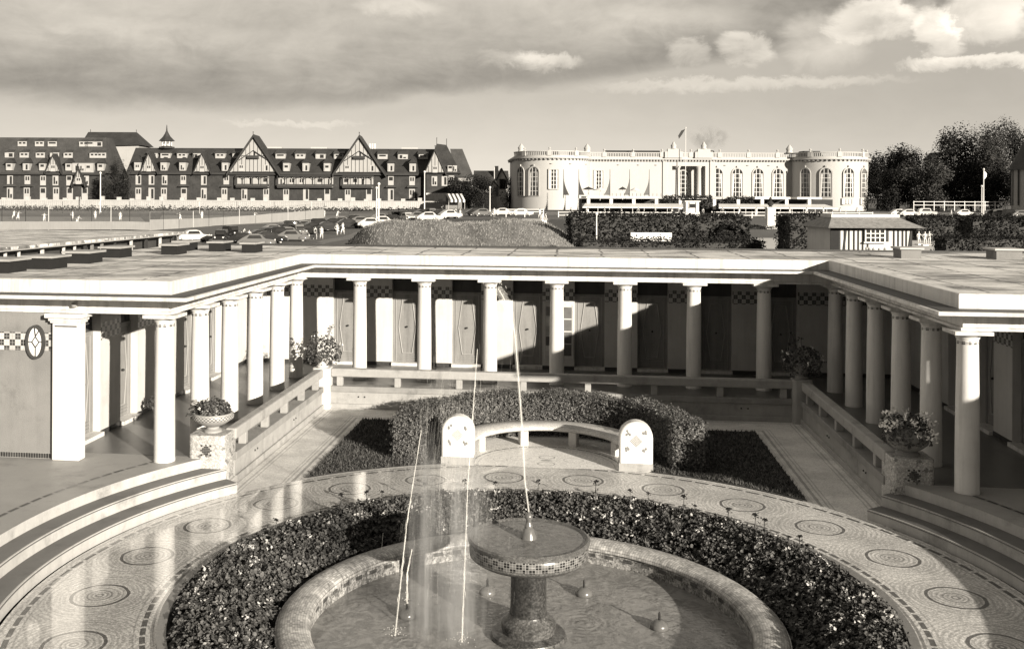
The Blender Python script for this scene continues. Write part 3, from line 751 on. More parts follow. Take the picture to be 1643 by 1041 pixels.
    for x, y in pts:
        c = bpy.data.objects.new('column', shaft); col.objects.link(c); c.parent = t; c.location = (x, y, 0)
        for nm, me in (('capital', cap), ('tile_band', neck)):
            k = bpy.data.objects.new(nm, me); col.objects.link(k); k.parent = c
    # doors
    d = MB().box(-HW,HW,.0,.05,.085,2.12).box(-HW,-HW+.07,-.03,-.001,.085,2.12).box(HW-.07,HW,-.03,-.001,.085,2.12).box(-HW+.07,HW-.07,-.03,-.001,2.05,2.12)
    for z in (.12,.19,.26): d.box(-HW+.09,HW-.09,-.012,-.001,z,z+.045)
    hexa = [(-.14,.34),(.14,.34),(.25,1.1),(.14,1.9),(-.14,1.9),(-.25,1.1)]
    md = MB()
    for i in range(6):
        (a0,b0),(a1,b1) = hexa[i], hexa[(i+1)%6]; md.tube([(a0,-.012,b0),(a1,-.012,b1)], .013, 6)
    for (a0,b0),(a1,b1) in (((-.33,.1),(-.33,2.04)),((.33,.1),(.33,2.04)),((-.33,2.04),(.33,2.04))): md.tube([(a0,-.008,b0),(a1,-.008,b1)], .010, 6)
    mdm = md.mesh('moulding', M['moulding'], 50)
    dm = d.mesh('door', M['door'], None)
    kn = MB().ball((0,-.05,1.1),.028,.04,.028,10,6).mesh('knob', M['iron'], 60)
    tr = MB().box(-HW,HW,0,.04,2.12,2.76).box(-.2,-.17,-.02,-.001,2.16,2.7).box(.17,.2,-.02,-.001,2.16,2.7).mesh('transom', M['door_dark'])
    dd = [(c, 2.44, 0) for c in bays_b]+[(-9.24, c, PI/2) for c in bays_s]+[(9.24, c, -PI/2) for c in bays_s]
    for x, y, rz in dd:
        o = bpy.data.objects.new('door', dm); col.objects.link(o); o.parent = t; o.location = (x, y, 0); o.rotation_euler = (0,0,rz)
        for nm, me in (('knob', kn), ('transom', tr), ('moulding', mdm)):
            k = bpy.data.objects.new(nm, me); col.objects.link(k); k.parent = o
    # oval window in the front left wall
    def oval(a, b, n=28): return [(a*cos(2*PI*i/n), b*sin(2*PI*i/n)) for i in range(n)]
    fr = MB(); P = oval(.185,.315); Q = oval(.145,.27); n = len(P)
    for y in (-.05, .02): fr.v += [(x,y,z) for x,z in P]+[(x,y,z) for x,z in Q]
    for i in range(n):
        j = (i+1)%n; fr.f += [(i,j,n+j,n+i),(2*n+i,3*n+i,3*n+j,2*n+j),(i,2*n+i,2*n+j,j),(n+i,n+j,3*n+j,3*n+i)]
    w = fr.build('oval_window', 'lead', t, loc=(-9.40,-8.87,2.15), smooth=40)
    MB().prismy(oval(.15,.275), -.006, .0).build('pane', M['oval_pane'], w)
    mu = MB()
    for a, b in (((0,.1),(.07,0)),((.07,0),(0,-.1)),((0,-.1),(-.07,0)),((-.07,0),(0,.1)),((0,.1),(.08,.23)),((0,.1),(-.02,.26)),((0,-.1),(0,-.27)),((-.07,0),(-.145,.0)),((.07,0),(.145,0))):
        mu.tube([(a[0],-.02,a[1]),(b[0],-.02,b[1])], .010, 5)
    mu.build('glazing_bar', 'lead', w)
    # glass lamp on the frieze above the oval window
    lp = MB().lathe([(0,-.05),(.05,-.04),(.06,0),(.05,.04),(0,.05)], 14).build('frieze_boss', 'stone_d', t, loc=(-8.62,-8.93,2.86), smooth=60)
    return t
M['plinth_tiles'] = checker('plinth_tiles', .1, .2, .03, .04, 'x', jitter=.8)
M['oval_pane'] = plain('milk_glass', .8, .25, .12, 6., 0, 0)
build_pavilion()
def build_notices():
    # framed notices hung on the middle of the far wall, either side of the fifth column
    for x0, x1, z0, z1, n, lab in ((-.40,-.08,.3,1.86,5,'tall framed notice board of pale sheets left of the middle column'),(.10,.42,.3,1.86,4,'tall framed notice board of dark photographs right of the middle column')):
        t = thing('notice_board', lab, 'notice board', ((x0+x1)/2, 2.236, z0)); w = (x1-x0)/2; h = z1-z0
        f = MB().box(-w,w,-.03,.0,0,h).build('backboard', 'wall', t)
        MB().box(-w,-w+.03,-.045,-.03,0,h).box(w-.03,w,-.045,-.03,0,h).box(-w+.03,w-.03,-.045,-.03,h-.03,h).build('frame', 'white', t)
        for i in range(n):
            a, b = lerp(.1, h-.06, i/n), lerp(.1, h-.06, (i+.9)/n)
            lightish = (x0 < 0 and i != 1) 
            MB().box(-w+.05,w-.05,-.036,-.03,a,b).build('sheet', M['paper%d' % (i % 3)] if lightish else 'sign', t)
for i, g in enumerate((.62, .25, .4)): M['paper%d' % i] = plain('notice_sheet', g, .7, .35, 9., 0, 0)
build_notices()

# ================================================================== CURVED BENCH AND HEDGE
BC = (-.08, -5.95)
def build_bench():
    t = thing('curved_bench', 'pale semicircular stone bench ending in two rounded slabs with tile diamonds', 'bench', (BC[0], BC[1], ZC))
    MB().arc([(1.54,.34),(2.02,.34),(2.07,.38),(2.07,.44),(2.02,.47),(1.56,.47),(1.50,.43),(1.50,.37)], 40, R(-84), R(84)).build('seat', 'bench', t, smooth=40)
    for a in (-55, -18, 18, 55):
        MB().box(-.09,.09,-.11,.11,0,.34).build('leg', 'stela', t, loc=(1.78*sin(R(a)), 1.78*cos(R(a)), 0), rz=-R(a), bevel=.02)
    for s in (-1, 1):
        pts = [(-.33,0),(.33,0),(.33,.66)]+[(.33*cos(R(a)), .66+.32*sin(R(a))) for a in range(15,180,15)]+[(-.33,.66)]
        st = MB().prismy(pts, -.16, .16).build('end_slab', 'stela', t, loc=(s*1.78,-.05,0), smooth=40, bevel=.04)
        MB().prismy([(x*1.01, z) for x, z in ((-.33,0),(.33,0),(.33,.16),(-.33,.16))], -.166, .166).build('base_course', 'stone', st)
        d = MB(); k = .036; c = .60
        for i in range(-6, 7):
            for j in range(-6, 7):
                x, z = (i+j)*k*.5, (j-i)*k*.5
                if abs(i) <= 3 and abs(j) <= 3: 
                    u = k*.30; d.add([(x,-.164,c+z-u),(x+u,-.164,c+z),(x,-.164,c+z+u),(x-u,-.164,c+z)], [(0,1,2,3)])
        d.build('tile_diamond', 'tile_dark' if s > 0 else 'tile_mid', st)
        l = MB()
        for sx_ in (-1, 1):
            for sz_ in (-1, 1):
                for q_ in range(4): l.ball((sx_*random.uniform(.12,.2),-.160,c+sz_*random.uniform(.12,.2)), .026, .006, .03, 8, 4)
        l.build('tile_leaf', 'tile_mid', st)
build_bench()
def build_hedge_arc():
    t = thing('clipped_hedge', 'low clipped leafy hedge curving round the back of the semicircular bench', 'hedge', (BC[0], BC[1], ZC))
    core = MB().arc([(2.62,0),(3.0,0),(3.08,.5),(3.0,.84),(2.62,.84),(2.54,.5)], 40, R(-90), R(90)).build('branches', 'bark', t)
    L_ = MB()
    for _ in range(42000):
        a = R(random.uniform(-92, 92)); f = random.random()
        if f < .42: r, z, n = random.uniform(2.5,3.12), .90+random.gauss(0,.035), (0,0,1)
        elif f < .72: r, z, n = 2.50+random.gauss(0,.035), random.uniform(.02,.92), (-sin(a),-cos(a),.3)
        elif f < .92: r, z, n = 3.13+random.gauss(0,.04), random.uniform(.02,.92), (sin(a),cos(a),.3)
        else:
            s = random.choice((-1,1)); a = s*R(91+random.gauss(0,1.2)); r, z, n = random.uniform(2.5,3.12), random.uniform(.02,.92), (0,-1,.3)
        wob = .03*sin(a*9)+.03*sin(a*17+1)
        L_.leaf((r*sin(a), r*cos(a), z+wob*(z/.9)), .046, n)
    L_.build('foliage', 'hedge', t, fix=False)
build_hedge_arc()

# ================================================================== FLOWER BED
def build_bed():
    L_ = MB(); P = MB()
    def soilz(r): return table([(3.3,-.98),(3.8,-.78),(4.3,-.62),(4.76,-.56)], r)
    for _ in range(3300):
        a = R(random.uniform(-128, 128)); r = sqrt(random.uniform(3.5**2, 4.64**2)); h = random.uniform(.07, .25)*table([(3.4,.5),(3.9,.9),(4.3,.85),(4.7,.6)], r)
        x, y, z = FC[0]+r*sin(a), FC[1]+r*cos(a), soilz(r)
        if y < -17.5: continue
        for _k in range(32):
            e = random.uniform(-.2, 1); b = random.uniform(0, 2*PI); k = random.uniform(.4, 1)
            L_.round_leaf((x+cos(b)*.13*k, y+sin(b)*.13*k, z+h*.55+e*h*.5), .052, (cos(b)*.5, sin(b)*.5, .8))
        if random.random() < .13:
            for _k in range(7): P.leaf((x+random.gauss(0,.03), y+random.gauss(0,.03), z+h*1.12+random.gauss(0,.015)), .05)
    o = L_.build('flower_bed_plants', 'leaf', fix=False)
    tag(o, 'dense leafy bedding plants filling the ring round the fountain basin', 'bedding plants', kind='stuff')
    tag(P.build('flower_bed_blossoms', M['petal_bed'], fix=False), 'scattered pale blossoms among the bedding plants round the basin', 'blossoms', kind='stuff')
    first = None
    for px, py in ((598,796),(632,797),(757,789),(800,787),(862,792),(945,793),(999,795),(1025,800),(1082,808),(1100,812),(1147,826),(1196,837),(1216,842),(1247,858),(1268,866),(563,806),(470,838),(700,793)):
        d = at(px, py, 1.)-Vector((CX,CY,CZ)); k = (-.22-CZ)/d.z; p = Vector((CX,CY,CZ))+d*k
        r = math.hypot(p.x-FC[0], p.y-FC[1]); r2 = min(max(r, 4.4), 4.72); x, y = FC[0]+(p.x-FC[0])*r2/r, FC[1]+(p.y-FC[1])*r2/r
        z = soilz(r2)
        if first is None:
            t = thing('tall_flower', 'single dark blossom on a thin stem rising from the rim of the flower bed', 'flower', (x,y,z), random.uniform(0,6), 'tall dark blossoms along the bed rim')
            s = MB().tube([(0,0,0),(.01,0,.2),(.0,.01,.40)], .006, 5); [s.leaf((random.gauss(0,.03),random.gauss(0,.03),random.uniform(.1,.3)), .07) for _ in range(8)]
            s.build('stem', 'geranium', t, fix=False); b = MB()
            for _ in range(26): b.leaf((random.gauss(0,.022),random.gauss(0,.022),.41+random.gauss(0,.018)), .045)
            b.build('blossom', 'petal_d', t, fix=False); first = t
        else: dup(first, (x,y,z), random.uniform(0,6), first['label'], random.uniform(.8,1.15))
M['petal_bed'] = plain('bed_petal', .42, .7, .3, 20.)
build_bed()

# ================================================================== FOUNTAIN
def build_fountain():
    ZW = -1.08
    t = thing('fountain', 'round mosaic fountain with a chequered bowl on a pillar in a sunken basin', 'fountain', (FC[0], FC[1], ZW))
    bw = MB().lathe([(2.98,-.3),(2.98,.26),(3.4,.26),(3.4,-.3)], 96, caps=False).build('basin_wall', 'basin', t, smooth=50)
    pr = [(2.935,.22)]+[(3.16-.23*cos(R(a)), .245+.105*sin(R(a))) for a in range(0,181,15)]+[(3.395,.22)]
    MB().lathe(pr, 128, caps=False).build('rim', 'rim', bw, smooth=60)
    MB().lathe([(0,-.3),(3.0,-.3)], 64, caps=False).build('basin_floor', 'stone_d', t)
    MB().lathe([(0,0),(.4,0),(1,0),(2,0),(2.98,0)], 96, caps=False).build('basin_water', 'water', t)
    MB().lathe([(0,-.3),(.52,-.3),(.52,.0),(.50,.05),(.36,.08),(.36,.10),(.37,.13),(.37,.2),(.33,.24),(.28,.27),(.26,.32)], 48).build('base', M['base_mosaic'], t, smooth=40)
    MB().lathe([(.262,.28),(.245,.4),(.24,.9),(.25,1.02)], 48, caps=False).build('pillar', M['pillar_mosaic'], t, smooth=40)
    b = MB().lathe([(.25,.98),(.5,1.0),(.72,1.05),(.78,1.09),(.80,1.11),(.80,1.29),(.825,1.30),(.83,1.33),(.80,1.35),(.77,1.34),(.74,1.30),(.0,1.28)], 64).build('bowl', M['bowl_mosaic'], t, smooth=40)
    MB().lathe([(.802,1.135),(.806,1.14),(.806,1.265),(.802,1.27)], 64, caps=False).build('chequer_band', M['bowl_chequer'], b, smooth=60)
    MB().lathe([(0,0),(.2,.002),(.775,0)], 64, (0,0,1.325), caps=False).build('bowl_water', 'bowl_water', b, smooth=60)
    nz = MB().lathe([(.115,1.31),(.105,1.36),(.075,1.45),(.055,1.47),(.058,1.5),(.04,1.53),(.032,1.57),(.055,1.6),(.05,1.64),(.02,1.67),(0,1.68)], 24).build('nozzle', 'bronze', t, smooth=50)
    return t
M['base_mosaic'] = tess('base_mosaic', .11, 40, .9, .35, .5, .4)
M['pillar_mosaic'] = tess('pillar_mosaic', .06, 42, .9, .3, .4, .5)
M['bowl_mosaic'] = tess('bowl_mosaic', .14, 48, .7, .35, 0, .4)
M['bowl_chequer'] = checker('bowl_chequer', .083, .066, .015, .13, ang_r=.806, obj=True, offset=(0, .004), rough=.3)
build_fountain()
def build_floats():
    first = None
    for px, py, lab in ((653,985,'nearest left'),(782,948,'behind the pillar on the left'),(937,950,'just right of the bowl'),(1058,1003,'farthest right')):
        d = at(px, py, 1.)-Vector((CX,CY,CZ)); k = (-1.04-CZ)/d.z; p = Vector((CX,CY,CZ))+d*k
        label = 'small bronze spout with a domed float in the basin, '+lab
        if first is None:
            t = thing('water_spout', label, 'water spout', (p.x,p.y,-1.08), 0, 'spouts set in the basin water')
            MB().lathe([(0,-.04),(.10,-.03),(.13,.02),(.115,.07),(.06,.11),(.03,.12),(0,.12)], 24).build('float', 'bronze', t, smooth=60)
            MB().lathe([(.018,.11),(.016,.2),(.01,.23),(0,.235)], 10).build('spout', 'iron', t, smooth=50); first = t
        else: dup(first, (p.x,p.y,-1.08), 0, label)
build_floats()
def build_jets():
    def P(px, py, D): return at(px, py, D)
    t = thing('water_jet', 'tall thin jet of water rising from the fountain bowl', 'water jet', (FC[0], FC[1], .60))
    def rel(pts): return [(p.x-FC[0], p.y-FC[1], p.z-.60) for p in pts]
    pts = [Vector((FC[0],FC[1],.60)), P(842,770,13.74), P(838,690,13.78), P(832,610,13.82), P(826,535,13.86), P(818,500,13.9), P(806,474,13.95), P(799,463,14.)]
    j = MB().tube(rel(pts), [.006,.006,.007,.007,.008,.009,.009,.006], 8)
    j.build('stream', M['jet'], t, smooth=60); MB().tube(rel(pts), [.014,.016,.018,.022,.03,.05,.07,.06], 8).build('fine_spray', M['mist'], t, smooth=60)
    s = MB()
    for _ in range(70):
        p = P(random.gauss(800,9), random.gauss(468,9), 14+random.gauss(0,.1)); k = random.uniform(.004,.012); s.ball(rel([p])[0], k*.4, k*.4, k, 6, 4)
    s.build('droplets', M['jet'], t, smooth=60)['kind'] = 'stuff'
    for (x0,y0,x1,y1,D0,D1,lab) in ((676,690,634,1020,13.9,12.9,'falling thread of water left of the fountain bowl'),(766,560,741,1030,13.9,12.8,'falling thread of water close beside the fountain bowl'),(661,880,653,968,13.5,13.52,'short jet of water over the nearest left spout')):
        a, b = P(x0,y0,D0), P(x1,y1,D1); m = a.lerp(b,.5)+Vector((-.03,0,.05))
        st = MB(); N = 26
        pp = [a.lerp(m, i/N*2) if i <= N/2 else m.lerp(b, i/N*2-1) for i in range(N+1)]
        st.tube([(p.x-b.x,p.y-b.y,p.z-b.z) for p in pp], [.0036*random.uniform(.75,1.25) for _ in pp], 5)
        for _ in range(60):
            k = random.random()*(N-1); i = int(k); pa = pp[i].lerp(pp[i+1], k-i)-b+Vector((random.gauss(0,.003+.007*k/N), random.gauss(0,.006), 0)); dv = (pp[i+1]-pp[i]).normalized()*random.uniform(.02,.12)
            st.tube([pa, pa+dv*.5, pa+dv], [.001, random.uniform(.0018,.0045), .0008], 5)
        for _ in range(40 if y1 > 1000 else 12):
            a_ = random.uniform(0,6.28); q_ = abs(random.gauss(0,.09)); st.ball((cos(a_)*q_, sin(a_)*q_, random.uniform(0,.14)*max(0,1-q_*3)), .005, .005, .006, 6, 4)
        hl = MB().tube([(p.x-b.x,p.y-b.y,p.z-b.z) for p in pp], [.005+.009*i/N for i in range(N+1)], 8)
        o = st.build('water_stream', M['jet'], loc=b, smooth=60); tag(o, lab, 'water jet'); hl.build('fine_spray', M['mist'], o, smooth=60)
    s = MB()
    for _ in range(700):
        px = random.gauss(732, 40)
        py = random.triangular(560, 1000, 760); D = random.uniform(12.9, 14.6)
        k = (py-560)/440.; p = P(px-22*k, py, D); L = random.uniform(.06,.3); w = random.uniform(.0008,.0026)
        s.tube([p, p+Vector((.07*L+random.gauss(0,.004), 0, L))], w, 3)
    P0, P1 = at(728,560,13.75), at(708,1000,13.75); mb = MB(); n = 18; H_ = P0.z+1.06
    for z_, rr in ((0,.78),(H_*.5,.72),(H_*.85,.5),(H_,.25)):
        for i in range(n): mb.v.append((P1.x-P0.x+(P0.x-P1.x)*z_/H_+rr*cos(2*PI*i/n), rr*.8*sin(2*PI*i/n), z_))
    for j in range(3):
        for i in range(n): mb.f.append((j*n+i, j*n+(i+1)%n, (j+1)*n+(i+1)%n, (j+1)*n+i))
    mb.f += [tuple(range(n))[::-1], tuple(3*n+i for i in range(n))]
    tag(mb.build('fountain_mist', M['mist_volume'], loc=(P0.x, P0.y, -1.06)), 'soft bright mist hanging left of the fountain bowl', 'mist', kind='stuff')
    tag(s.build('falling_spray', 'spray', fix=False), 'veil of fine falling spray blown left of the fountain bowl', 'spray', kind='stuff')
def mist_material():
    t = NT('mist_volume'); t.t.nodes.remove(t.bsdf); v = t.n('ShaderNodeVolumeScatter'); v.inputs['Color'].default_value = (1,.995,.985,1); v.inputs['Anisotropy'].default_value = .1
    p = t.n('ShaderNodeTexCoord').outputs['Object']; X, Y, Z = t.sep(p)
    a = t.noise(p, 6.5, 3, .6, stretch=(1,.3,.05)); b = t.noise(p, 20., 2, .5, stretch=(1,.2,.03))
    rr = t.m_('SQRT', t.m_('ADD', t.m_('MULTIPLY', t.m_('ADD', X, .09), t.m_('ADD', X, .09)), t.m_('MULTIPLY', Y, Y)))
    d = t.m_('MULTIPLY', t.mapr(a, .4, .66, .05, 1.), t.mapr(b, .35, .65, .5, 1.3)); d = t.m_('MULTIPLY', d, t.mapr(rr, .15, .72, 1., 0.)); d = t.m_('MULTIPLY', d, t.mapr(Z, 1.2, 3.0, 1., 0.))
    t.link(t.m_('MULTIPLY', d, 2.3), v.inputs['Density']); t.link(v.outputs[0], t.out.inputs['Volume']); return t.m
M['mist_volume'] = mist_material()
def jet_material():
    t = NT('jet_water'); t.grey(.9); t.set(.1, .5)
    l = t.n('ShaderNodeBsdfTranslucent'); l.inputs[0].default_value = (.95,.94,.9,1); mx = t.n('ShaderNodeMixShader'); mx.inputs[0].default_value = .4
    t.link(t.bsdf.outputs[0], mx.inputs[1]); t.link(l.outputs[0], mx.inputs[2])
    tr = t.n('ShaderNodeBsdfTransparent'); m2 = t.n('ShaderNodeMixShader'); m2.inputs[0].default_value = .5
    t.link(tr.outputs[0], m2.inputs[1]); t.link(mx.outputs[0], m2.inputs[2]); t.link(m2.outputs[0], t.out.inputs[0]); return t.m
M['jet'] = jet_material()
build_jets()

# ================================================================== LAND BEHIND THE PAVILION
# neighbouring long bathing building on the left
def build_annex():
    t = thing('bathing_cabins', 'long low row of dark bathing cabins under a pale flat roof, left behind the pavilion', 'cabin row', (0,0,0))
    A, B, C_ = at(0,398,47.7), at(300,371,70.6), at(-160,369,73.5); ZR = A.z; A = A+(A-B)*.25; D_ = C_+(A-B)*1.1
    A, B, C_, D_ = [(p.x, p.y) for p in (A, B, C_, D_)]
    r = MB().prism([A,B,C_,D_], ZR-.14, ZR).build('roof', 'roof', t)
    ux, uy = B[0]-A[0], B[1]-A[1]; L = math.hypot(ux,uy); ux/=L; uy/=L; nx, ny = -uy, ux
    def pt(s, o): return (A[0]+ux*s+nx*o, A[1]+uy*s+ny*o)
    MB().prism([pt(0,.75),pt(L-.1,.75),pt(L-.1,1.0),pt(0,1.0)], -1.7, ZR-.14).build('wall', 'door_dark', t)
    MB().prism([pt(-.1,.0),pt(L,.0),pt(L,.12),pt(-.1,.12)], ZR-.2, ZR-.14).build('fascia', 'vent_top', t)
    random.seed(3); s = .4
    while s < L-.3:
        p = pt(s, .35); w = random.choice((.04,.05,.09))
        MB().obox(p, math.atan2(uy,ux), w, .06, -1.7, ZR-.16).build('post', random.choice(('wall_grey','timber','wall')), t); s += random.choice((.8,1.2,1.7,2.2))
build_annex()

# grassy dune behind the roof
def build_dune():
    mb = MB(); NX, NY = 110, 30
    a, b = at(470,315,52), at(960,315,52)
    for j in range(NY+1):
        for i in range(NX+1):
            u, v = i/NX, j/NY; D = lerp(42, 78, v); px = lerp(456, 985, u)
            p = at(px, 315, D); w = sstep(0,.34,u)*(1-sstep(.74,1.0,u))*sstep(0,.72,v)
            top = CZ-47*58/FPX + .12*sin(u*9)+.06*sin(u*31)+.05*sin(u*57+v*9)
            z = lerp(ground_z(p.x,p.y)-.15, top+random.gauss(0,.025), w*(1-sstep(.8,1.,v)*.6)); mb.v.append((p.x,p.y,z))
    mb.f = [(j*(NX+1)+i, j*(NX+1)+i+1, (j+1)*(NX+1)+i+1, (j+1)*(NX+1)+i) for j in range(NY) for i in range(NX)]
    o = mb.build('grassy_mound', 'dune', smooth=80); tag(o, kind='structure')
    g = MB()
    for _ in range(9000):
        i = random.randrange(NX); j = random.randrange(4, 24); p = Vector(mb.v[j*(NX+1)+i]).lerp(Vector(mb.v[(j+1)*(NX+1)+i+1]), random.random())
        if p.z < ground_z(p.x,p.y)+.3: continue
        h = random.uniform(.06,.2); dx = random.uniform(-.03,.03); g.add([p-Vector((.03,0,.02)), p+Vector((.03,0,-.02)), p+Vector((dx*3,0,h))], [(0,1,2)])
    tag(g.build('dune_grass', M['dune_blade'], fix=False), 'dry rough grass on the mound behind the pavilion roof', 'grass', kind='stuff')
M['dune_blade'] = leafmat('dune_blades', .17, .6, .9, .1, 3.)
build_dune()

# paths, lawns, roads
sheet('path', 'sand', q((800,92),(862,92),(880,170),(838,170)), .03)
sheet('path', 'sand', q((905,70),(1210,70),(1215,84),(900,84)), .03)
sheet('path', 'sand', q((1180,60),(1520,60),(1500,92),(1190,92)), .03)
sheet('lawn', 'lawn', q((600,90),(795,90),(832,170),(700,165)), .03)
sheet('lawn', 'lawn', q((868,92),(930,92),(905,165),(884,165)), .03)
sheet('road', 'road', q((250,112),(560,112),(740,200),(560,200)), .02)
sheet('road', 'road', q((560,205),(1700,205),(1700,238),(560,238)), .02)
sheet('lawn', 'lawn', q((1350,120),(1800,120),(1760,190),(1345,190)), .04)
sheet('tennis_court', 'court_clay', q((-40,152),(245,152),(225,205),(-40,205)), .04)
sheet('tennis_court', 'court_clay', q((250,158),(520,180),(560,225),(260,225)), .04)
mk = MB()
for D in (163, 178, 195):
    for a, b in ((10,150),(160,225),(270,400),(420,520)):
        p, r_ = at(a,315,D), at(b,315,D); mk.add([(p.x,p.y,ground_z(p.x,p.y)+.06),(r_.x,r_.y,ground_z(r_.x,r_.y)+.06),(r_.x,r_.y+.12,ground_z(r_.x,r_.y)+.06),(p.x,p.y+.12,ground_z(p.x,p.y)+.06)], [(0,1,2,3)])
tag(mk.build('tennis_court', 'paint'), kind='structure')

def frame(px, py, D): return at(px, py, D), FPX/D

# ------------------------------------------------------------------ tennis fences
def build_fence(label, posts, top, canvas, mat):
    """posts: list of (px, D, py_ground); canvas height in m"""
    p0 = at(posts[0][0], posts[0][2], posts[0][1]); t = thing('tennis_fence', label, 'fence', p0)
    P = [at(a, c, b)-p0 for a, b, c in posts]
    for i, p in enumerate(P):
        MB().box(-.035,.035,-.035,.035,0,top).build('post', 'timber' if i % 3 else 'paint', t, loc=p)
    c, n = MB(), MB()
    for a, b in zip(P, P[1:]):
        z = lambda p, h: (p.x, p.y-.05, p.z+h)
        c.add([z(a,.05), z(b,.05), z(b,canvas), z(a,canvas)], [(0,1,2,3)])
        n.add([(a.x,a.y,a.z+canvas), (b.x,b.y,b.z+canvas), (b.x,b.y,b.z+top), (a.x,a.y,a.z+top)], [(0,1,2,3)])
    c.build('windbreak', mat, t); n.build('netting', 'net', t)
    MB().tube([p+Vector((0,0,top)) for p in P], .02, 4).build('top_wire', 'wire', t)
build_fence('near tennis fence with a pale canvas windbreak beyond the cabin roof', [(-30,150,369),(3,150,369),(41,150,369),(78,150,369),(115,150,369),(147,150,369),(178,150,369),(208,150,369),(240,150,370)], 3.6, 1.25, 'canvas')
build_fence('tennis fence with a grey windbreak running back beside the parked cars', [(240,150,371),(262,153,370),(287,156,369),(310,160,368),(335,164,367),(358,168,365),(384,172,363),(410,176,361),(436,180,358),(462,185,356),(490,190,353),(520,196,350)], 2.9, 1.7, M['windbreak'] if 'windbreak' in M else 'canvas')
build_fence('far tennis fence in front of the hotel terrace', [(-20,215,343),(40,215,343),(100,215,343),(160,215,343),(208,215,343),(260,215,343),(320,215,343),(380,215,343),(440,215,343),(500,215,343),(560,215,343)], 2.6, .1, 'net')

# ------------------------------------------------------------------ people
def skin_mesh(name, joints, edges, mat, sub=1):
    me = bpy.data.meshes.new(name); me.from_pydata([j[:3] for j in joints], edges, []); o = bpy.data.objects.new(name, me); col.objects.link(o)
    m = o.modifiers.new('skin', 'SKIN'); m.use_smooth_shade = True
    for i, j in enumerate(joints): me.skin_vertices[0].data[i].radius = (j[3], j[3])
    me.skin_vertices[0].data[0].use_root = True
    s = o.modifiers.new('sub', 'SUBSURF'); s.levels = s.render_levels = sub
    dg = bpy.context.evaluated_depsgraph_get(); dg.update(); me2 = bpy.data.meshes.new_from_object(o.evaluated_get(dg)); me2.name = name
    me2.materials.clear(); me2.materials.append(M[mat] if isinstance(mat, str) else mat)
    for p in me2.polygons: p.use_smooth = True
    bpy.data.objects.remove(o); return me2
def person_meshes(pose, mat_body, mat_top, mat_leg):
    lean, armL, armR, stride = pose
    pel = Vector((0,0,.93)); ch = pel+Vector((0,-.30*sin(lean),.42*cos(lean))); nk = ch+Vector((0,-.14*sin(lean),.13)); hd = nk+Vector((0,-.06*sin(lean)-.02,.13)); tp = hd+Vector((0,0,.09))
    J = [(*pel,.13)]; E = []
    def add(p, r, a): J.append((*p, r)); E.append((a, len(J)-1)); return len(J)-1
    c = add(ch,.145,0); n = add(nk,.055,c); h = add(hd,.095,n); add(tp,.075,h)
    legs = []
    for s in (-1, 1):
        k = Vector((s*.10, -stride*s*.22-.02, .50)); f = Vector((s*.11, -stride*s*.30+.10*abs(stride), .07)); toe = f+Vector((0,-.15,-.03))
        hp = add(pel+Vector((s*.095,0,-.08)),.095,0); a = add(k,.06,hp); b = add(f,.045,a); add(toe,.035,b); legs.append((hp,a,b))
        ar = armL if s < 0 else armR; sh = ch+Vector((s*.185,0,.07)); el = sh+Vector((s*ar[0]*.28, -ar[1]*.28, -ar[2]*.28)); wr = el+Vector((s*ar[3]*.25, -ar[4]*.25, -ar[5]*.25))
        s_ = add(sh,.055,c); e = add(el,.04,s_); w = add(wr,.032,e); add(wr+(wr-el)*.4,.03,w)
    body = skin_mesh('person', J, E, mat_body)
    T = [J[0][:3]+(.15,), J[1][:3]+(.165,), (*(nk-Vector((0,0,.05))),.07)]; TE = [(0,1),(1,2)]
    top = skin_mesh('shirt', T, TE, mat_top)
    Lg = [J[0][:3]+(.16,)]; LE = []
    for hp,a,b in legs:
        k = Vector(J[a][:3]); Lg.append(J[hp][:3]+(.115,)); LE.append((0,len(Lg)-1)); Lg.append((*(k.lerp(Vector(J[b][:3]),.6)),.075)); LE.append((len(Lg)-2,len(Lg)-1))
    tr = skin_mesh('trousers', Lg, LE, mat_leg)
    hr = MB().ball((0,.015,0),.10,.105,.085,10,6).mesh('hair', M['hair'], 80)
    return body, top, tr, hr, hd+Vector((0,.01,.06))
STAND = (0., (.25,.05,1,.1,.2,1), (.25,.05,1,.1,.2,1), .25); PLAY = (.35, (.6,.6,.4,.5,.8,.1), (.5,-.2,.7,.6,.3,-.6), .9); WALK = (.06, (.2,.4,.9,.1,.5,.8), (.2,-.35,.9,.1,0,.95), .8); BEND = (1.0, (.2,.5,.9,.1,.6,.7), (.6,.3,.7,.5,.6,.3), .5)
PM = {'stand_w': person_meshes(STAND,'skin','cloth_w','cloth_w'), 'play_w': person_meshes(PLAY,'skin','cloth_w','cloth_w'), 'bend_w': person_meshes(BEND,'skin','cloth_w','cloth_w'),
      'walk_w': person_meshes(WALK,'skin','cloth_w','cloth_w'), 'walk_d': person_meshes(WALK,'skin','cloth_d','cloth_d'), 'stand_d': person_meshes(STAND,'skin','cloth_w','cloth_d')}
def person(kind, px, D, label, rz=0., group=None, z=None, py=None):
    p = at(px, 340, D); gz = ground_z(p.x,p.y)+.04 if z is None else z
    if py is not None: p = at(px, py, D); gz = p.z
    b, tp, tr, hr, hd = PM[kind]
    o = bpy.data.objects.new('person', b); col.objects.link(o); o.location = (p.x,p.y,gz); o.rotation_euler = (0,0,rz+YAW); tag(o, label, 'person', group)
    for nm, me in (('shirt', tp), ('trousers', tr)):
        k = bpy.data.objects.new(nm, me); col.objects.link(k); k.parent = o
    k = bpy.data.objects.new('hair', hr); col.objects.link(k); k.parent = o; k.location = hd
    return o
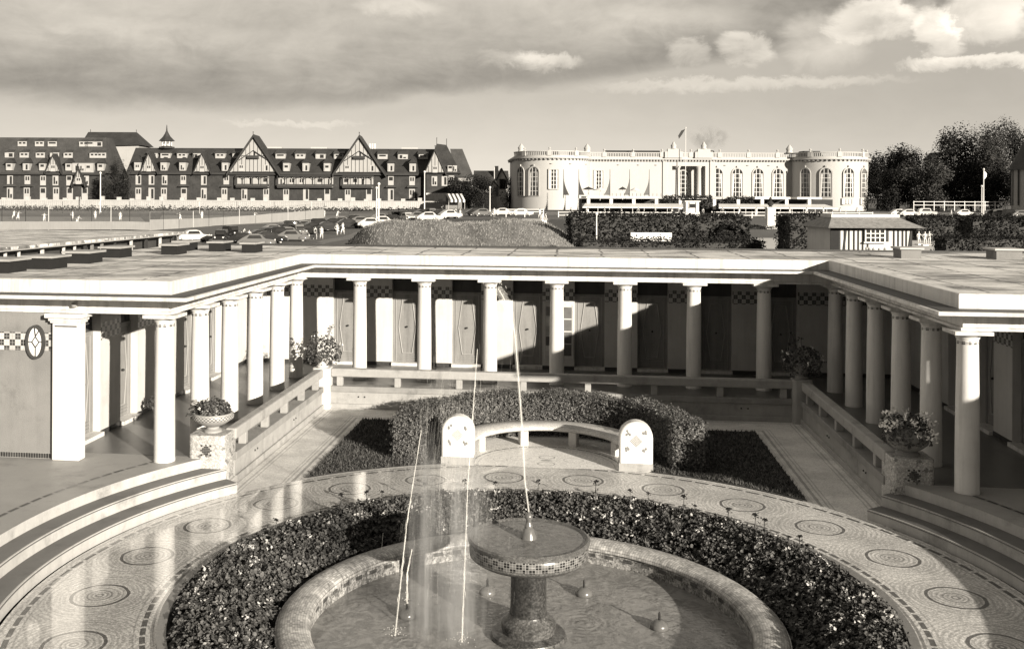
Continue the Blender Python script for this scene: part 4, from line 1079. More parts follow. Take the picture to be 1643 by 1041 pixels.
for kind, px, D, lab, rz in (
    ('play_w',22,190,'tennis player in white farthest left on the court',1.),('play_w',29,187,'second tennis player in white from the left, reaching',2.2),
    ('play_w',71,176,'tennis player in white standing alone between the left pair and the stooping pair',.5),('stand_w',116,188,'tennis player in white standing upright just behind the stooping player',0),
    ('bend_w',124,168,'tennis player in white stooping forward near the net',1.2),('stand_w',153,192,'person in white standing beside the court bench',0),('stand_w',193,184,'person in white standing near the middle fence post',.6),
    ('play_w',289,186,'person in white on the second court, left of the pale court bench',-1),('stand_w',324,192,'person in white upright behind the grey windbreak, just right of the pale court bench',0),('bend_w',409,195,'person in white bending behind the windbreak, mid row',.4),
    ('stand_w',473,196,'person in white at the right half of the windbreak, left of a pair',0),('play_w',479,199,'person in white swinging an arm beside another in white',.9),('stand_w',496,202,'person in white standing near the right end of the windbreak',0),
    ('stand_w',520,204,'person in white at the right end of the windbreak',.3),('bend_w',541,206,'person in white stooping at the far end of the second court',.7)):
    person(kind, px, D, lab, rz)
for kind, px, D, lab, rz in (
    ('walk_d',506,131,'person in dark clothes walking at the left foot of the grassy mound',.6),('walk_w',516,132,'person in white walking beside the one in dark clothes',.4),('stand_d',400,122,'person in white shirt standing behind the low parked saloons',0),
    ('walk_d',392,128,'person in dark clothes beside the low parked saloons',1),('walk_w',541,138,'first of two pedestrians in white among the parked cars',-.5),('walk_w',550,139,'second of two pedestrians in white among the parked cars',.8),
    ('walk_d',731,178,'person in dark clothes under the striped awning',.2),('walk_w',738,176,'person in white beside the striped awning',2),('stand_w',793,182,'person in white standing at the end of the sandy path',0),
    ('stand_w',870,120,'left of two people in white on the lawn beside the path',.2),('walk_w',875,121,'right of two people in white on the lawn beside the path',1.4),
    ('walk_w',866,172,'person in white in front of the white building\'s left bow',.4),('walk_d',1128,188,'person in dark clothes beside the little ticket booth',.2),('walk_w',1526,190,'person in white walking along the road on the far right',1.)):
    person(kind, px, D, lab, rz)

# ------------------------------------------------------------------ cars
def car(name, label, kind, mat, loc, rz, group='cars parked along the road'):
    """saloon of the 1940s: length along local x, nose at +x"""
    t = thing(name, label, 'car', loc, rz, group)
    prof = {'saloon': [(-2.1,.38),(2.05,.38),(2.15,.62),(2.0,.86),(1.0,.98),(.55,1.42),(.1,1.54),(-.8,1.5),(-1.6,1.08),(-2.15,.7)],
            'upright': [(-1.7,.4),(1.75,.4),(1.8,.95),(.75,1.08),(.6,1.62),(.3,1.7),(-1.2,1.7),(-1.55,1.55),(-1.65,.9)]}[kind]
    w = .62
    b = MB().prismy(prof, -w, w)
    for sx_ in (1.3, -1.25):
        for s in (-1, 1): b.ball((sx_, s*.68, .52), .58, .18, .30, 12, 6)
    for s in (-1, 1): b.box(-1.0,1.0,s*.70-.09,s*.70+.09,.34,.42)
    b.build('body', mat, t, smooth=35, bevel=.06)
    zt = 1.38 if kind == 'saloon' else 1.52; z0 = 1.02 if kind == 'saloon' else 1.12
    for s in (-1, 1):
        MB().prismy([(-1.05,z0),(.62,z0),(.40,zt),(-.80,zt)], s*w-.01+(.014 if s>0 else -.014), s*w+.01+(.014 if s>0 else -.014)).build('side_window', 'glass', t)
    MB().box(.68,.90,-.5,.5,z0+.03,zt-.06).build('windscreen', 'glass', t)
    wh = MB(); P = [(.31*cos(2*PI*i/14), .31*sin(2*PI*i/14)+.32) for i in range(14)]; wh.prismy(P, -.08, .08); wm = wh.mesh('wheel', M['rubber'], 40)
    hub = MB().prismy([(.15*cos(2*PI*i/10), .15*sin(2*PI*i/10)+.32) for i in range(10)], -.095, .095).mesh('hubcap', M['paint'], 40)
    for sx_ in (1.3,-1.25):
        for s in (-1, 1):
            o = bpy.data.objects.new('wheel', wm); col.objects.link(o); o.parent = t; o.location = (sx_, s*.68, 0)
            k = bpy.data.objects.new('hubcap', hub); col.objects.link(k); k.parent = o
    for s in (-1, 1): MB().ball((2.02 if kind == 'saloon' else 1.8, s*.48, .82), .09,.11,.11, 10, 6).build('headlight', 'paint', t, smooth=60)
    MB().box(2.12,2.2,-.75,.75,.42,.52).box(-2.22,-2.15,-.75,.75,.42,.52).build('bumper', 'bronze', t)
    return t
CP = {}
CARS = [  # px, D, kind, heading relative to the view, label
 (431,133,'saD',.9,'dark saloon parked behind the grey rounded one'),(440,140,'saG',.4,'grey saloon in the second rank behind the windbreak cars'),(455,142,'saD',1.1,'dark saloon in the second rank behind the windbreak cars'),(472,147,'upD',.3,'upright dark car in the second rank below the windbreak'),(486,151,'saG',.8,'grey saloon in the second rank near the walkers'),(515,153,'upD',.2,'upright dark car behind the two walkers'),(535,158,'saD',.5,'dark saloon in the far rank behind the mound\'s left end'),(549,164,'saG',.3,'grey saloon in the far rank behind the mound\'s left end'),(570,168,'saD',.2,'dark saloon in the far rank left of the white poles'),(612,172,'saG',.1,'grey saloon in the far rank just right of the white poles'),(660,180,'saD',.3,'dark saloon in the far rank behind the large white car'),(420,128,'saD',.6,'dark saloon between the grey rounded one and the row'),
 (355,122,'upD',-1.5,'upright dark motor car seen nose on, nearest the cabins'),(312,126,'saL',.5,'pale car left of the upright dark motor car, half hidden by the roof'),(393,118,'saD',.1,'long low dark saloon right of the upright car'),(412,114,'saG',.15,'grey rounded saloon with a pale roof in front of the dark one'),
 (432,122,'saD',.3,'dark saloon just right of the grey rounded one'),(372,133,'upD',-.9,'dark upright car behind the low saloons'),(447,131,'upD',.8,'first dark car of the row below the windbreak'),(462,134,'saG',.7,'grey car second in the row below the windbreak'),
 (478,137,'upG',-1.,'boxy grey van-like car third in the row below the windbreak'),(490,140,'saD',.7,'dark car fourth in the row below the windbreak'),(470,127,'saG',.1,'grey saloon at the left foot of the mound'),(503,146,'saD',.6,'dark car fifth in the row, behind the walkers'),
 (527,146,'saD',.4,'dark car at the mound\'s edge behind the walker in white'),(560,152,'saD',.3,'dark car left of the pale group of cars'),(580,160,'saG',.2,'grey car left of the two white poles'),(597,150,'saL',.1,'pale saloon in front of the two white poles, left one'),
 (616,153,'saL',.1,'pale saloon right of the two white poles'),(632,158,'saD',.0,'dark saloon right of the pale pair'),(632,178,'upD',-1.2,'dark car farther back, right of the poles'),(646,175,'upD',-1.4,'dark upright car behind the large white car'),
 (654,166,'saL',-1.2,'large white car seen from the front, under the hotel terrace'),(672,166,'saG',.2,'grey car right of the large white one'),(680,190,'saD',.4,'dark car far back near the flagpole'),(692,186,'upG',-1.1,'grey car parked right of the hotel flagpole'),
 (706,176,'saD',.2,'dark car left of the striped awning'),(722,172,'saL',.5,'pale car below the striped awning'),(690,160,'saL',.1,'pale car at the right end of the front row'),(765,195,'saD',.2,'dark car right of the striped awning'),(776,188,'saG',.1,'grey car before the dark tree'),
 (808,198,'saL',.1,'pale car beside the white-gabled house'),(838,192,'saL',.0,'pale car at the white building\'s left corner'),(1443,205,'saL',.1,'leftmost pale car on the far right road'),(1459,204,'saL',.0,'second pale car on the far right road'),
 (1487,206,'upL',-.2,'pale upright car on the far right road'),(1547,205,'saL',.1,'pale car left of the right-hand flagpole'),(1592,202,'saG',.1,'grey car just right of the right-hand flagpole'),(1608,200,'upG',-.5,'grey upright car second right of the flagpole'),(1622,198,'upD',-.4,'dark car third right of the flagpole'),(1638,197,'saG',.1,'grey car at the right edge of the picture')]
for px, D, k, rz, lab in CARS:
    p = at(px, 340, D); loc = (p.x,p.y,ground_z(p.x,p.y)+.03)
    if k not in CP: CP[k] = car('parked_car', lab, 'saloon' if k[:2] == 'sa' else 'upright', {'D':'car_dark','G':'car_grey','L':'car_light'}[k[2]], loc, rz+YAW)
    else: dup(CP[k], loc, rz+YAW, lab)

# ------------------------------------------------------------------ clipped hedges behind the pavilion
def leaf_box(L_, x0,x1,y0,y1,z0,z1,n,size, jag=.06):
    A = [((x1-x0)*(y1-y0),'t'),((x1-x0)*(z1-z0),'f'),((y1-y0)*(z1-z0),'l'),((y1-y0)*(z1-z0),'r')]; S = sum(a for a,_ in A)
    for _ in range(n):
        k = random.random()*S
        for a, f in A:
            if k < a: break
            k -= a
        x, y, z = random.uniform(x0,x1), random.uniform(y0,y1), random.uniform(z0,z1); g = random.gauss(0,jag)+.30*mnoise.noise((x*.8,y*.8+3,z*1.3))+.10*mnoise.noise((x*2.7,y*2.7,z*2.7))
        if f == 't': p, nn = (x,y,z1+g+.05*sin(x*2.1)), (0,0,1)
        elif f == 'f': p, nn = (x,y0+g,z), (0,-1,.2)
        elif f == 'l': p, nn = (x0+g,y,z), (-1,0,.2)
        else: p, nn = (x1+g,y,z), (1,0,.2)
        L_.leaf(p, size, nn)
def build_hedge(label, pa, pb, ytop, D, depth, n=5000, size=.16, extra=None):
    c, s = frame((pa+pb)/2, ytop, D); zt = c.z; g = ground_z(c.x,c.y); h = zt-g; w = (pb-pa)/2/s
    t = thing('clipped_hedge', label, 'hedge', (c.x,c.y,g), YAW)
    MB().box(-w+.1,w-.1,.1,depth-.1,0,h-.1).build('branches', 'bark', t); L_ = MB(); leaf_box(L_, -w,w,0,depth,.2,h,n,size)
    if extra: extra(L_, w, h)
    L_.build('foliage', 'hedge_dark', t, fix=False); return t
def arch(L_, w, h):
    # rounded niche bulging from the right end
    for _ in range(700):
        a = random.uniform(0, PI); L_.leaf((w-1.2+.95*cos(a)*1.05, -.35+random.gauss(0,.08), h-1.5+.95*sin(a)+random.gauss(0,.05)), .14, (cos(a),-.6,sin(a)))
    for _ in range(700): L_.leaf((w-1.2+random.uniform(-.85,.85), -.25+random.gauss(0,.05), random.uniform(.3,h-.9)), .14, (0,-1,.1))
build_hedge('tall dark clipped hedge with a rounded end, behind the white bench', 917, 1202, 347, 62, 2.2, 7000, .17, arch)
build_hedge('low clipped hedge running in front of the white bench', 930, 1226, 387, 54, 1.6, 5000, .14)
build_hedge('dark clipped hedge block left of the thatched hut', 1266, 1332, 346, 64, 2.5, 2600, .17)
build_hedge('long dark hedge right of the thatched hut', 1470, 1720, 349, 88, 2.2, 6000, .2)
build_hedge('nearer dark hedge at the right edge of the picture', 1560, 1740, 352, 62, 2.0, 5000, .17)
build_hedge('low dark hedge in front at the far right', 1517, 1740, 382, 54, 1.5, 4200, .14)
def white_bench():
    c, s = frame(1045, 380, 59); t = thing('garden_bench', 'long white painted garden bench standing against the tall dark hedge', 'bench', (c.x,c.y,c.z-.62), YAW); w = 33/s
    MB().box(-w,w,.0,.06,.45,.86).build('backrest', 'paint', t); MB().box(-w,w,-.45,0,.38,.44).build('seat', 'paint', t)
    for x in (-w+.15, 0, w-.15): MB().box(x-.05,x+.05,-.4,.05,-.9,.38).build('leg', 'paint', t)
white_bench()
def post(name, label, cat, px, py0, py1, D, r=.05, mat='paint', cap=True):
    b = at(px, py0, D); tpz = at(px, py1, D).z; g = min(b.z, ground_z(b.x,b.y)) if b.z > ground_z(b.x,b.y)+.3 else b.z
    t = thing(name, label, cat, (b.x,b.y,g)); h = tpz-g
    MB().lathe([(r*1.8,0),(r*1.8,.15),(r,.2),(r*.7,h),(0,h)], 10).build('pole', mat, t, smooth=40)
    if cap: MB().ball((0,0,h+r*1.2),r*1.8,r*1.8,r*1.8,8,6).build('finial', mat, t, smooth=60)
    return t, h
post('garden_post','slender pale post standing before the tall hedge','post',957,380,345,58,.05)
post('white_pole','left one of the two white poles among the parked cars','pole',604,352,303,152,.11)
post('white_pole','right and taller of the two white poles among the parked cars','pole',607.5,352,297,150,.13)
post('white_pole','white pole in front of the hotel\'s right end','pole',681,336,277,240,.15)
post('white_pole','white pole before the dark tree left of the gabled house','pole',786,336,302,230,.14)
post('white_pole','white pole in front of the dark tree between the hotel blocks','pole',161,330,279,255,.17)
post('white_pole','shorter white pole left of the flagpole on the far right','pole',1575,340,300,150,.09)
def flagpole(label, px, py0, py1, D, cloth, mat='cloth_d', r=.08):
    t, h = post('flagpole', label, 'flagpole', px, py0, py1, D, r)
    f = MB(); N = 8
    pts = [(x, z+h) for x, z in cloth]; f.prismy(pts, -.03, .03); f.build('flag', mat, t); t.rotation_euler = (0,0,YAW); return t
flagpole('white flagpole with a small pale pennant on the far right', 1578, 340, 273, 150, [(.08,-.1),(.45,-.5),(.4,-1.0),(.1,-1.4)], 'cloth_w', .09)

# ------------------------------------------------------------------ thatched hut
def build_hut():
    c, s = frame(1402, 402, 50); g = ground_z(c.x,c.y); t = thing('thatched_hut', 'small half-timbered hut with a thatched roof and a barred window behind the right roof', 'hut', (c.x,c.y,g), YAW)
    b = c.z-g; zz = lambda py: (402-py)/s+b; xx = lambda px: (px-1402)/s
    x0, x1 = xx(1332), xx(1463); zt = zz(366)
    w = MB().box(x0,x1,0,3.2,0,zt).build('wall', 'wall', t)
    tb = MB()
    for px in (1346,1355,1362,1370,1377,1384,1392,1434,1441,1448,1454,1462): tb.box(xx(px)-.03,xx(px)+.03,-.04,-.002,0,zt)
    for a_, b_ in ((1348,1356),(1452,1461)): tb.add([(xx(a_),-.045,.2),(xx(a_)+.08,-.045,.2),(xx(b_)+.08,-.045,zt),(xx(b_),-.045,zt)],[(0,1,2,3)])
    tb.box(x0,x1,-.05,-.003,zt-.1,zt); tb.build('timber', 'timber', w)
    MB().box(x0-.01,x0+.5,-.03,-.002,0,zt).build('plank', 'vent', w)
    za, zb = zz(388), zz(368); wn = MB().box(xx(1388),xx(1417),-.10,-.051,za,zb).build('window', 'glass', t)
    fr = MB(); fr.box(xx(1386),xx(1388),-.14,-.051,za-.05,zb+.05).box(xx(1417),xx(1419),-.14,-.051,za-.05,zb+.05).box(xx(1388),xx(1417),-.14,-.051,zb,zb+.05).box(xx(1384),xx(1421),-.2,-.051,za-.07,za)
    for k in range(1,4): X = lerp(xx(1388),xx(1417),k/4); fr.box(X-.025,X+.025,-.14,-.101,za,zb)
    for k in range(1,3): Z = lerp(za,zb,k/3); fr.box(xx(1388),xx(1417),-.138,-.101,Z-.02,Z+.02)
    fr.build('frame', 'paint', wn)
    MB().box(xx(1419.5),xx(1425),-.06,-.052,za,zb).build('shutter', 'timber', t)
    # thatch: hipped, with a flat pale ridge
    e0, e1, r0, r1 = x0-.3, x1+.45, xx(1345), xx(1463); ze, zr = zz(365)-.02, zz(349)
    th = MB().add([(e0,-.55,ze),(e1,-.55,ze),(e1,3.7,ze),(e0,3.7,ze),(r0,.9,zr),(r1-.3,.9,zr),(r1-.3,2.2,zr),(r0,2.2,zr)],[(0,3,2,1),(0,1,5,4),(1,2,6,5),(2,3,7,6),(3,0,4,7),(4,5,6,7)])
    rf = th.build('roof', 'thatch', t); MB().box(r0-.05,r1-.25,.8,2.3,zr-.02,zr+.14).build('ridge', 'wall', rf)
    bench = MB()
    for px in (1383,1388,1394,1403,1412): bench.ball((xx(px),-.55,za-.36+random.uniform(0,.05)),.07,.07,.09,8,5)
    tr = thing('window_shelf', 'pale shelf of small pots under the window of the thatched hut', 'shelf', (c.x,c.y,g), YAW)
    MB().box(xx(1386),xx(1420),-.7,-.35,za-.62,za-.45).build('board', 'paint', tr); bench.build('pots', 'stone', tr, smooth=50)
build_hut()

# ------------------------------------------------------------------ statues and monument
ST = skin_mesh('statue_figure', [(0,0,.52,.08),(0.01,0,.75,.085),(0,0,.86,.035),(.01,-.01,.95,.055),(.01,0,1.02,.04),(-.06,0,.47,.05),(-.07,-.03,.27,.035),(-.06,.02,.05,.028),(.06,0,.47,.05),(.08,-.06,.28,.035),(.09,0,.05,.028),(-.13,0,.8,.03),(-.19,-.02,.62,.024),(-.16,-.1,.5,.02),(.13,0,.8,.03),(.22,-.05,.68,.024),(.25,-.12,.78,.02)],
    [(0,1),(1,2),(2,3),(3,4),(0,5),(5,6),(6,7),(0,8),(8,9),(9,10),(1,11),(11,12),(12,13),(1,14),(14,15),(15,16)], 'paint')
for px, D, rz, lab in ((1474,80,.3,'leftmost of three small pale statues beside the hut'),(1484,79,0,'middle one of three small pale statues beside the hut'),(1491,80,-.6,'rightmost of three small pale statues, arms spread')):
    c = at(px, 392, D); g = ground_z(c.x,c.y)
    t = thing('statue', lab, 'statue', (c.x,c.y,g), rz+YAW, 'small pale statues'); MB().box(-.22,.22,-.2,.2,-.1,max(.12,c.z-g)).build('plinth', 'paint', t)
    o = bpy.data.objects.new('figure', ST); col.objects.link(o); o.parent = t; o.location = (0,0,max(.12,c.z-g)-.02)
def build_monument():
    c, s = frame(1236, 366, 118); g = ground_z(c.x,c.y); t = thing('monument', 'pale stone monument pillar topped by a dark bust, between the hedges', 'monument', (c.x,c.y,g), YAW); h = c.z-g+(366-333)/s
    MB().box(-.8,.8,-.8,.8,0,.35).build('base', 'wall', t, bevel=.03); MB().box(-.48,.48,-.45,.45,.35,h-.1).build('pillar', 'white', t, bevel=.03); MB().box(-.56,.56,-.53,.53,h-.1,h+.05).build('cap', 'white', t, bevel=.02)
    bs = MB().lathe([(.3,0),(.2,.06),(.14,.1),(.34,.3),(.38,.5),(.2,.64),(.12,.7),(.14,.78)], 14, (0,0,h+.05)); bs.ball((0,-.02,h+1.0),.17,.2,.22,12,8); bs.build('bust', 'bust', t, smooth=60)
    sh = MB(); leaf_box(sh, -3.6,3.6,-2.2,2.2,0,.28,1500,.2); o = sh.build('flower_border', 'hedge_dark', loc=(c.x,c.y,g), rz=YAW, fix=False); tag(o, 'low clipped planting spread round the foot of the monument', 'planting', kind='stuff')
build_monument()

# ================================================================== HOTEL
def win_meshes(w, h, var):
    f = MB().box(-w/2-.12,w/2+.12,-.10,0,-.12,h+.12).mesh('window', M['sash'])
    p = MB()
    if var == 0: p.box(-w*.40,-w*.06,-.115,-.101,h*.1,h*.9).box(w*.06,w*.40,-.115,-.101,h*.1,h*.45)
    elif var == 1: p.box(-w*.05,w*.42,-.115,-.101,h*.08,h*.94)
    elif var == 2: p.box(-w*.4,-w*.08,-.115,-.101,h*.5,h*.92).box(w*.08,w*.4,-.115,-.101,h*.5,h*.92)
    else: p.box(-w*.42,w*.42,-.115,-.101,h*.55,h*.95)
    return f, p.mesh('pane', M['glass'])
def put_window(parent, x, y, z, me, rz=0.):
    o = bpy.data.objects.new('window', me[0]); col.objects.link(o); o.parent = parent; o.location = (x,y,z); o.rotation_euler = (0,0,rz)
    k = bpy.data.objects.new('pane', me[1]); col.objects.link(k); k.parent = o
WG = [win_meshes(1.5,3.3,v) for v in range(4)]; WU = [win_meshes(1.4,2.6,v) for v in range(4)]; WD = [win_meshes(1.2,1.7,v) for v in range(4)]; WS = [win_meshes(2.4,1.2,v) for v in range(4)]
def dormer(t, x, y, z, w, h, kind, slope_back):
    d = MB().box(-w/2,w/2,0,slope_back,0,h).build('dormer', 'cream', t, loc=(x,y,z))
    if kind == 'hip': MB().add([(-w/2-.35,-.5,h-.05),(w/2+.35,-.5,h-.05),(w/2+.35,slope_back,h-.05),(-w/2-.35,slope_back,h-.05),(0,.9,h+1.5),(0,slope_back+1,h+1.5)],[(0,3,2,1),(0,1,4),(1,2,5,4),(2,3,5),(3,0,4,5)]).build('dormer_roof', 'slate', d)
    else: MB().add([(-w/2-.2,-.4,h),(w/2+.2,-.4,h),(w/2+.2,slope_back+1.2,h+1.0),(-w/2-.2,slope_back+1.2,h+1.0),(-w/2-.2,-.4,h+.15),(w/2+.2,-.4,h+.15),(w/2+.2,slope_back+1.2,h+1.15),(-w/2-.2,slope_back+1.2,h+1.15)],[(0,3,2,1),(4,5,6,7),(0,1,5,4),(1,2,6,5),(2,3,7,6),(3,0,4,7)]).build('dormer_roof', 'slate_l', d)
    me = random.choice(WD) if kind == 'hip' else random.choice(WS)
    put_window(d, 0, -.01, .1, me)
def gable(t, x, z0, hw, h, y=-1.3, depth=9., small=False):
    g = MB().prismy([(-hw,0),(hw,0),(0,h)], 0, depth).build('gable', 'cream', t, loc=(x,y,z0))
    a = math.atan2(h, hw); v = MB(); ov = .9 if not small else .35; th = .5 if not small else .28
    for s in (-1, 1):
        p0, p1 = (s*(hw+ov), -ov*h/hw), (0, 0+h+.02); nx, nz = sin(a)*s*th, cos(a)*th
        pts = [(p0[0],p0[1]+.02),(0,h+.02),(0,h+th/cos(a)),(p0[0]+nx*.2,p0[1]+th/cos(a)*.8)]
        v.prismy(pts if s > 0 else pts[::-1], -ov, depth)
    v.build('verge', 'slate', g)
    tb = MB(); n = 5 if not small else 2
    for i in range(-n, n+1):
        xx = i*hw/(n+1); hh = h*(1-abs(xx)/hw)-.2
        if hh > .4: tb.box(xx-.07,xx+.07,-.06,-.003,0,hh)
    tb.box(-hw*.92,hw*.92,-.07,-.003,.0,.22); 
    if not small: tb.box(-hw*.5,hw*.5,-.065,-.003,h*.46,h*.46+.2); tb.tube([(-hw*.62,-.2,h*.34),(0,-.5,h*.62),(hw*.62,-.2,h*.34)],.14,5)
    tb.build('timber', 'timber', g)
    MB().tube([(0,-ov,h),(0,-ov,h+1.5)],.09,6).ball((0,-ov,h+1.5),.16,.16,.16,8,5).build('finial', 'timber', g)
    if not small:
        MB().box(-1.7,1.7,-1.0,-.01,h*.40-.1,h*.40).box(-1.7,1.7,-1.0,-.92,h*.40,h*.40+.8).build('balcony', 'timber', g)
        put_window(g, 0, -.01, h*.42, WD[1]); put_window(g, -hw*.52, -.01, .4, WD[2]); put_window(g, hw*.52, -.01, .4, WD[1])
    else: put_window(g, 0, -.01, .2, WD[2])
def balcony(t, x0, x1, z, bays, h=3.3):
    b = MB().box(x0,x1,-1.5,-.01,z-.25,z).build('balcony', 'timber', t)
    MB().box(x0+.1,x1-.1,-.08,-.012,z,z+h-.2).build('pale_wall', 'cream', b)  # cream-rendered panel behind the balcony posts
    p = MB(); w = (x1-x0)/bays
    for i in range(bays+1): p.box(x0+i*w-.1,x0+i*w+.1,-1.5,-1.3,z,z+h)
    for i in range(bays):
        P = [(x0+(i+.5)*w+w*.42*cos(R(a)), z+h-.75+.6*sin(R(a))) for a in range(0,181,20)]; p.tube([(a,-1.4,c) for a, c in P], .08, 5)
    p.box(x0,x1,-1.5,-1.3,z+h-.15,z+h+.15).build('post', 'timber', b)
    MB().box(x0,x1,-1.48,-1.42,z+.75,z+.9).box(x0,x1,-1.46,-1.44,z+.1,z+.75).build('railing', 'bark', b)
    for i in range(bays):
        if random.random() < .75: put_window(b, x0+(i+.5)*w+random.uniform(-.2,.2), -.085, z+.1, random.choice(WU))
def build_hotel():
    c, s = frame(470, 326, 300); t = thing('hotel', 'long dark half-timbered hotel with two big gables and rows of dormers', 'hotel', c, YAW)
    X = lambda px: (px-470)/s; Z = lambda py: (326-py)/s; x0, x1 = X(206), X(700); ze, zr = Z(278), Z(236.5)
    w = MB().box(x0,x1,0,14,-1.5,ze).build('wall', 'brick', t)
    MB().prismx([(-.9,ze-.1),(-.9,ze+.15),(8.,zr),(13,zr),(15,ze)], x0-.4, x1).build('roof', 'slate', t)
    MB().box(x0,x1,-1.0,-.001,ze-.55,ze-.11).build('eaves', 'timber', t)
    ys = lambda z: -.9+(z-ze-.15)*8.9/(zr-ze-.15)
    for px in (222,243,263,295,327,360,392,427,459,491,525,558,592,627,661): put_window(t, X(px), -.005, Z(321), random.choice(WG))
    for px in (222,243,264,294,327,363,627,661): put_window(t, X(px), -.005, Z(297), random.choice(WU))
    for px in (295,363,627,661):
        MB().add([(-1.6,-1.1,0),(1.6,-1.1,0),(1.9,-.012,0),(-1.9,-.012,0),(-1.2,-.012,.8),(1.2,-.012,.8)],[(0,3,2,1),(0,1,5,4),(1,2,5),(3,0,4),(2,3,4,5)]).build('hood', 'slate_l', t, loc=(X(px),0,Z(300.5)))
    for a, b, n in ((380,433,4),(446,536,6),(550,600,4)): balcony(t, X(a), X(b), Z(300.5), n)
    for px in (222,264,294,362,460,491,525,627,662):
        z = Z(275); dormer(t, X(px), ys(z)-.7, z, 1.9, 2.6, 'hip', 3.2)
    for px in (238,259,286,312,348,376,446,478,511,541,612,645,678):
        z = Z(254); dormer(t, X(px), ys(z)-.3, z, 3.0, 1.5, 'shed', 2.0)
    for px in (241,326): gable(t, X(px), Z(277), 2.3, 5.4, -1.5, 5., True)
    for px in (408,577): gable(t, X(px), Z(277), 7.0, 10.3)
    # right-hand pavilion of the hotel with steep roofs
    xa, xb = X(684), X(735); MB().box(xa,xb,-2.5,13,-1.5,Z(277)).build('wall', 'brick', t)
    MB().add([(xa-.4,-3.2,Z(278)),(xb+.8,-3.2,Z(278)),(xb+.8,13.5,Z(278)),(xa-.4,13.5,Z(278)),(X(700),3,Z(229)),(X(716),3,Z(231)),(X(716),9,Z(231)),(X(700),9,Z(229))],[(0,3,2,1),(0,1,5,4),(1,2,6,5),(2,3,7,6),(3,0,4,7),(4,5,6,7)]).build('roof', 'slate', t)
    gable(t, X(698), Z(277), 2.9, 6.4, -3.4, 7., True)
    for px, z in ((697,297),(713,297),(724,296)): put_window(t, X(px), -2.505, Z(z), random.choice(WU))
    for px in (722,729): put_window(t, X(px), -2.7, Z(275), random.choice(WD))
    for px, py in ((700,229),(716,231)): MB().tube([(X(px),5,Z(py)-.3),(X(px),5,Z(py)+2.)],.1,6).build('finial', 'timber', t)
    xc = X(756); MB().box(xb,xc,4,14,-1.5,Z(283)).build('wall', 'cream', t)
    MB().add([(xb-1,3.2,Z(283)),(xc+.8,3.2,Z(283)),(xc+.8,14.5,Z(283)),(xb-1,14.5,Z(283)),(X(722),8,Z(236)),(X(742),8,Z(236)),(X(742),10,Z(236)),(X(722),10,Z(236))],[(0,3,2,1),(0,1,5,4),(1,2,6,5),(2,3,7,6),(3,0,4,7),(4,5,6,7)]).build('roof', 'slate_l', t)
    # white ground floor corner
    MB().box(xa,X(722),-3.4,-2.51,-2.,Z(309)).build('wall', 'white', t)
    for px in (430,505,655): MB().box(X(px)-2.5,X(px)+2.5,9,11,zr-.2,zr+.5).build('roof_light', 'vent_light', t)
    for px in (590,594,598): MB().box(X(px)-.25,X(px)+.25,8,9,zr,zr+1.6).build('chimney', 'wall', t)
    # cupola
    cu = MB().lathe([(2.4,0),(2.4,.5),(1.6,.6),(1.6,.8)], 8, (0,0,0)).build('cupola', 'timber', t, loc=(X(255),8,zr-.2))
    for k in range(8): a = 2*PI*k/8; MB().box(-.12,.12,-.12,.12,.7,2.4).build('post', 'paint', cu, loc=(1.5*sin(a),1.5*cos(a),0))
    MB().lathe([(2.5,2.3),(2.3,2.5),(1.2,3.6),(.6,4.6),(.25,5.4),(.08,7.2),(0,7.2)], 8).build('cupola_roof', 'slate', cu)
build_hotel()
def build_hotel_left():
    c, s = frame(92, 327, 292); t = thing('hotel_wing', 'left wing of the hotel with a tall dark mansard roof and three rows of dormers', 'hotel', c, YAW)
    X = lambda px: (px-92)/s; Z = lambda py: (327-py)/s; x0, x1 = X(-60), X(170); ze, zr = Z(278), Z(219)
    MB().box(x0,x1,0,16,-1.5,ze).build('wall', 'brick', t)
    MB().add([(x0-.5,-.9,ze),(x1+.8,-.9,ze),(x1+.8,17,ze),(x0-.5,17,ze),(x0+4,6.5,zr),(X(158),6.5,zr),(X(158),12,zr),(x0+4,12,zr)],[(0,3,2,1),(0,1,5,4),(1,2,6,5),(2,3,7,6),(3,0,4,7),(4,5,6,7)]).build('roof', 'slate_l', t)
    MB().box(x0,x1,-1.,-.001,ze-.5,ze-.02).build('eaves', 'timber', t)
    ys = lambda z: -.9+(z-ze)*7.4/(zr-ze)
    for px in (16,43,69,90,112,136): put_window(t, X(px), -.005, Z(320), random.choice(WG))
    for px in (16,44,69,89,111,125,138): put_window(t, X(px), -.005, Z(297), random.choice(WU))
    for px in (17,44): MB().add([(-1.6,-1.1,0),(1.6,-1.1,0),(1.9,-.012,0),(-1.9,-.012,0),(-1.2,-.012,.8),(1.2,-.012,.8)],[(0,3,2,1),(0,1,5,4),(1,2,5),(3,0,4),(2,3,4,5)]).build('hood', 'slate_l', t, loc=(X(px),0,Z(300)))
    for px in (17,44,70,112,163): z = Z(274); dormer(t, X(px), ys(z)-.7, z, 1.9, 2.2, 'hip', 3.)
    for px in (10,34,60,83,105,147,159): z = Z(253); dormer(t, X(px), ys(z)-.3, z, 1.7, 1.6, 'shed', 2.)
    for px in (25,53,74,125,134,148): z = Z(234); dormer(t, X(px), ys(z)-.2, z, 1.3, 1.5, 'shed', 1.6)
    gable(t, X(88), Z(276), 2.1, 4.6, -1.4, 5., True); gable(t, X(129), Z(296), 1.6, 4.4, -1.6, 4., True)
    MB().box(X(118),X(152),-1.3,-.004,Z(277),Z(262)).build('bay', 'cream', t)
    for px in (124,134,144): put_window(t, X(px), -1.31, Z(275), random.choice(WD))
build_hotel_left()
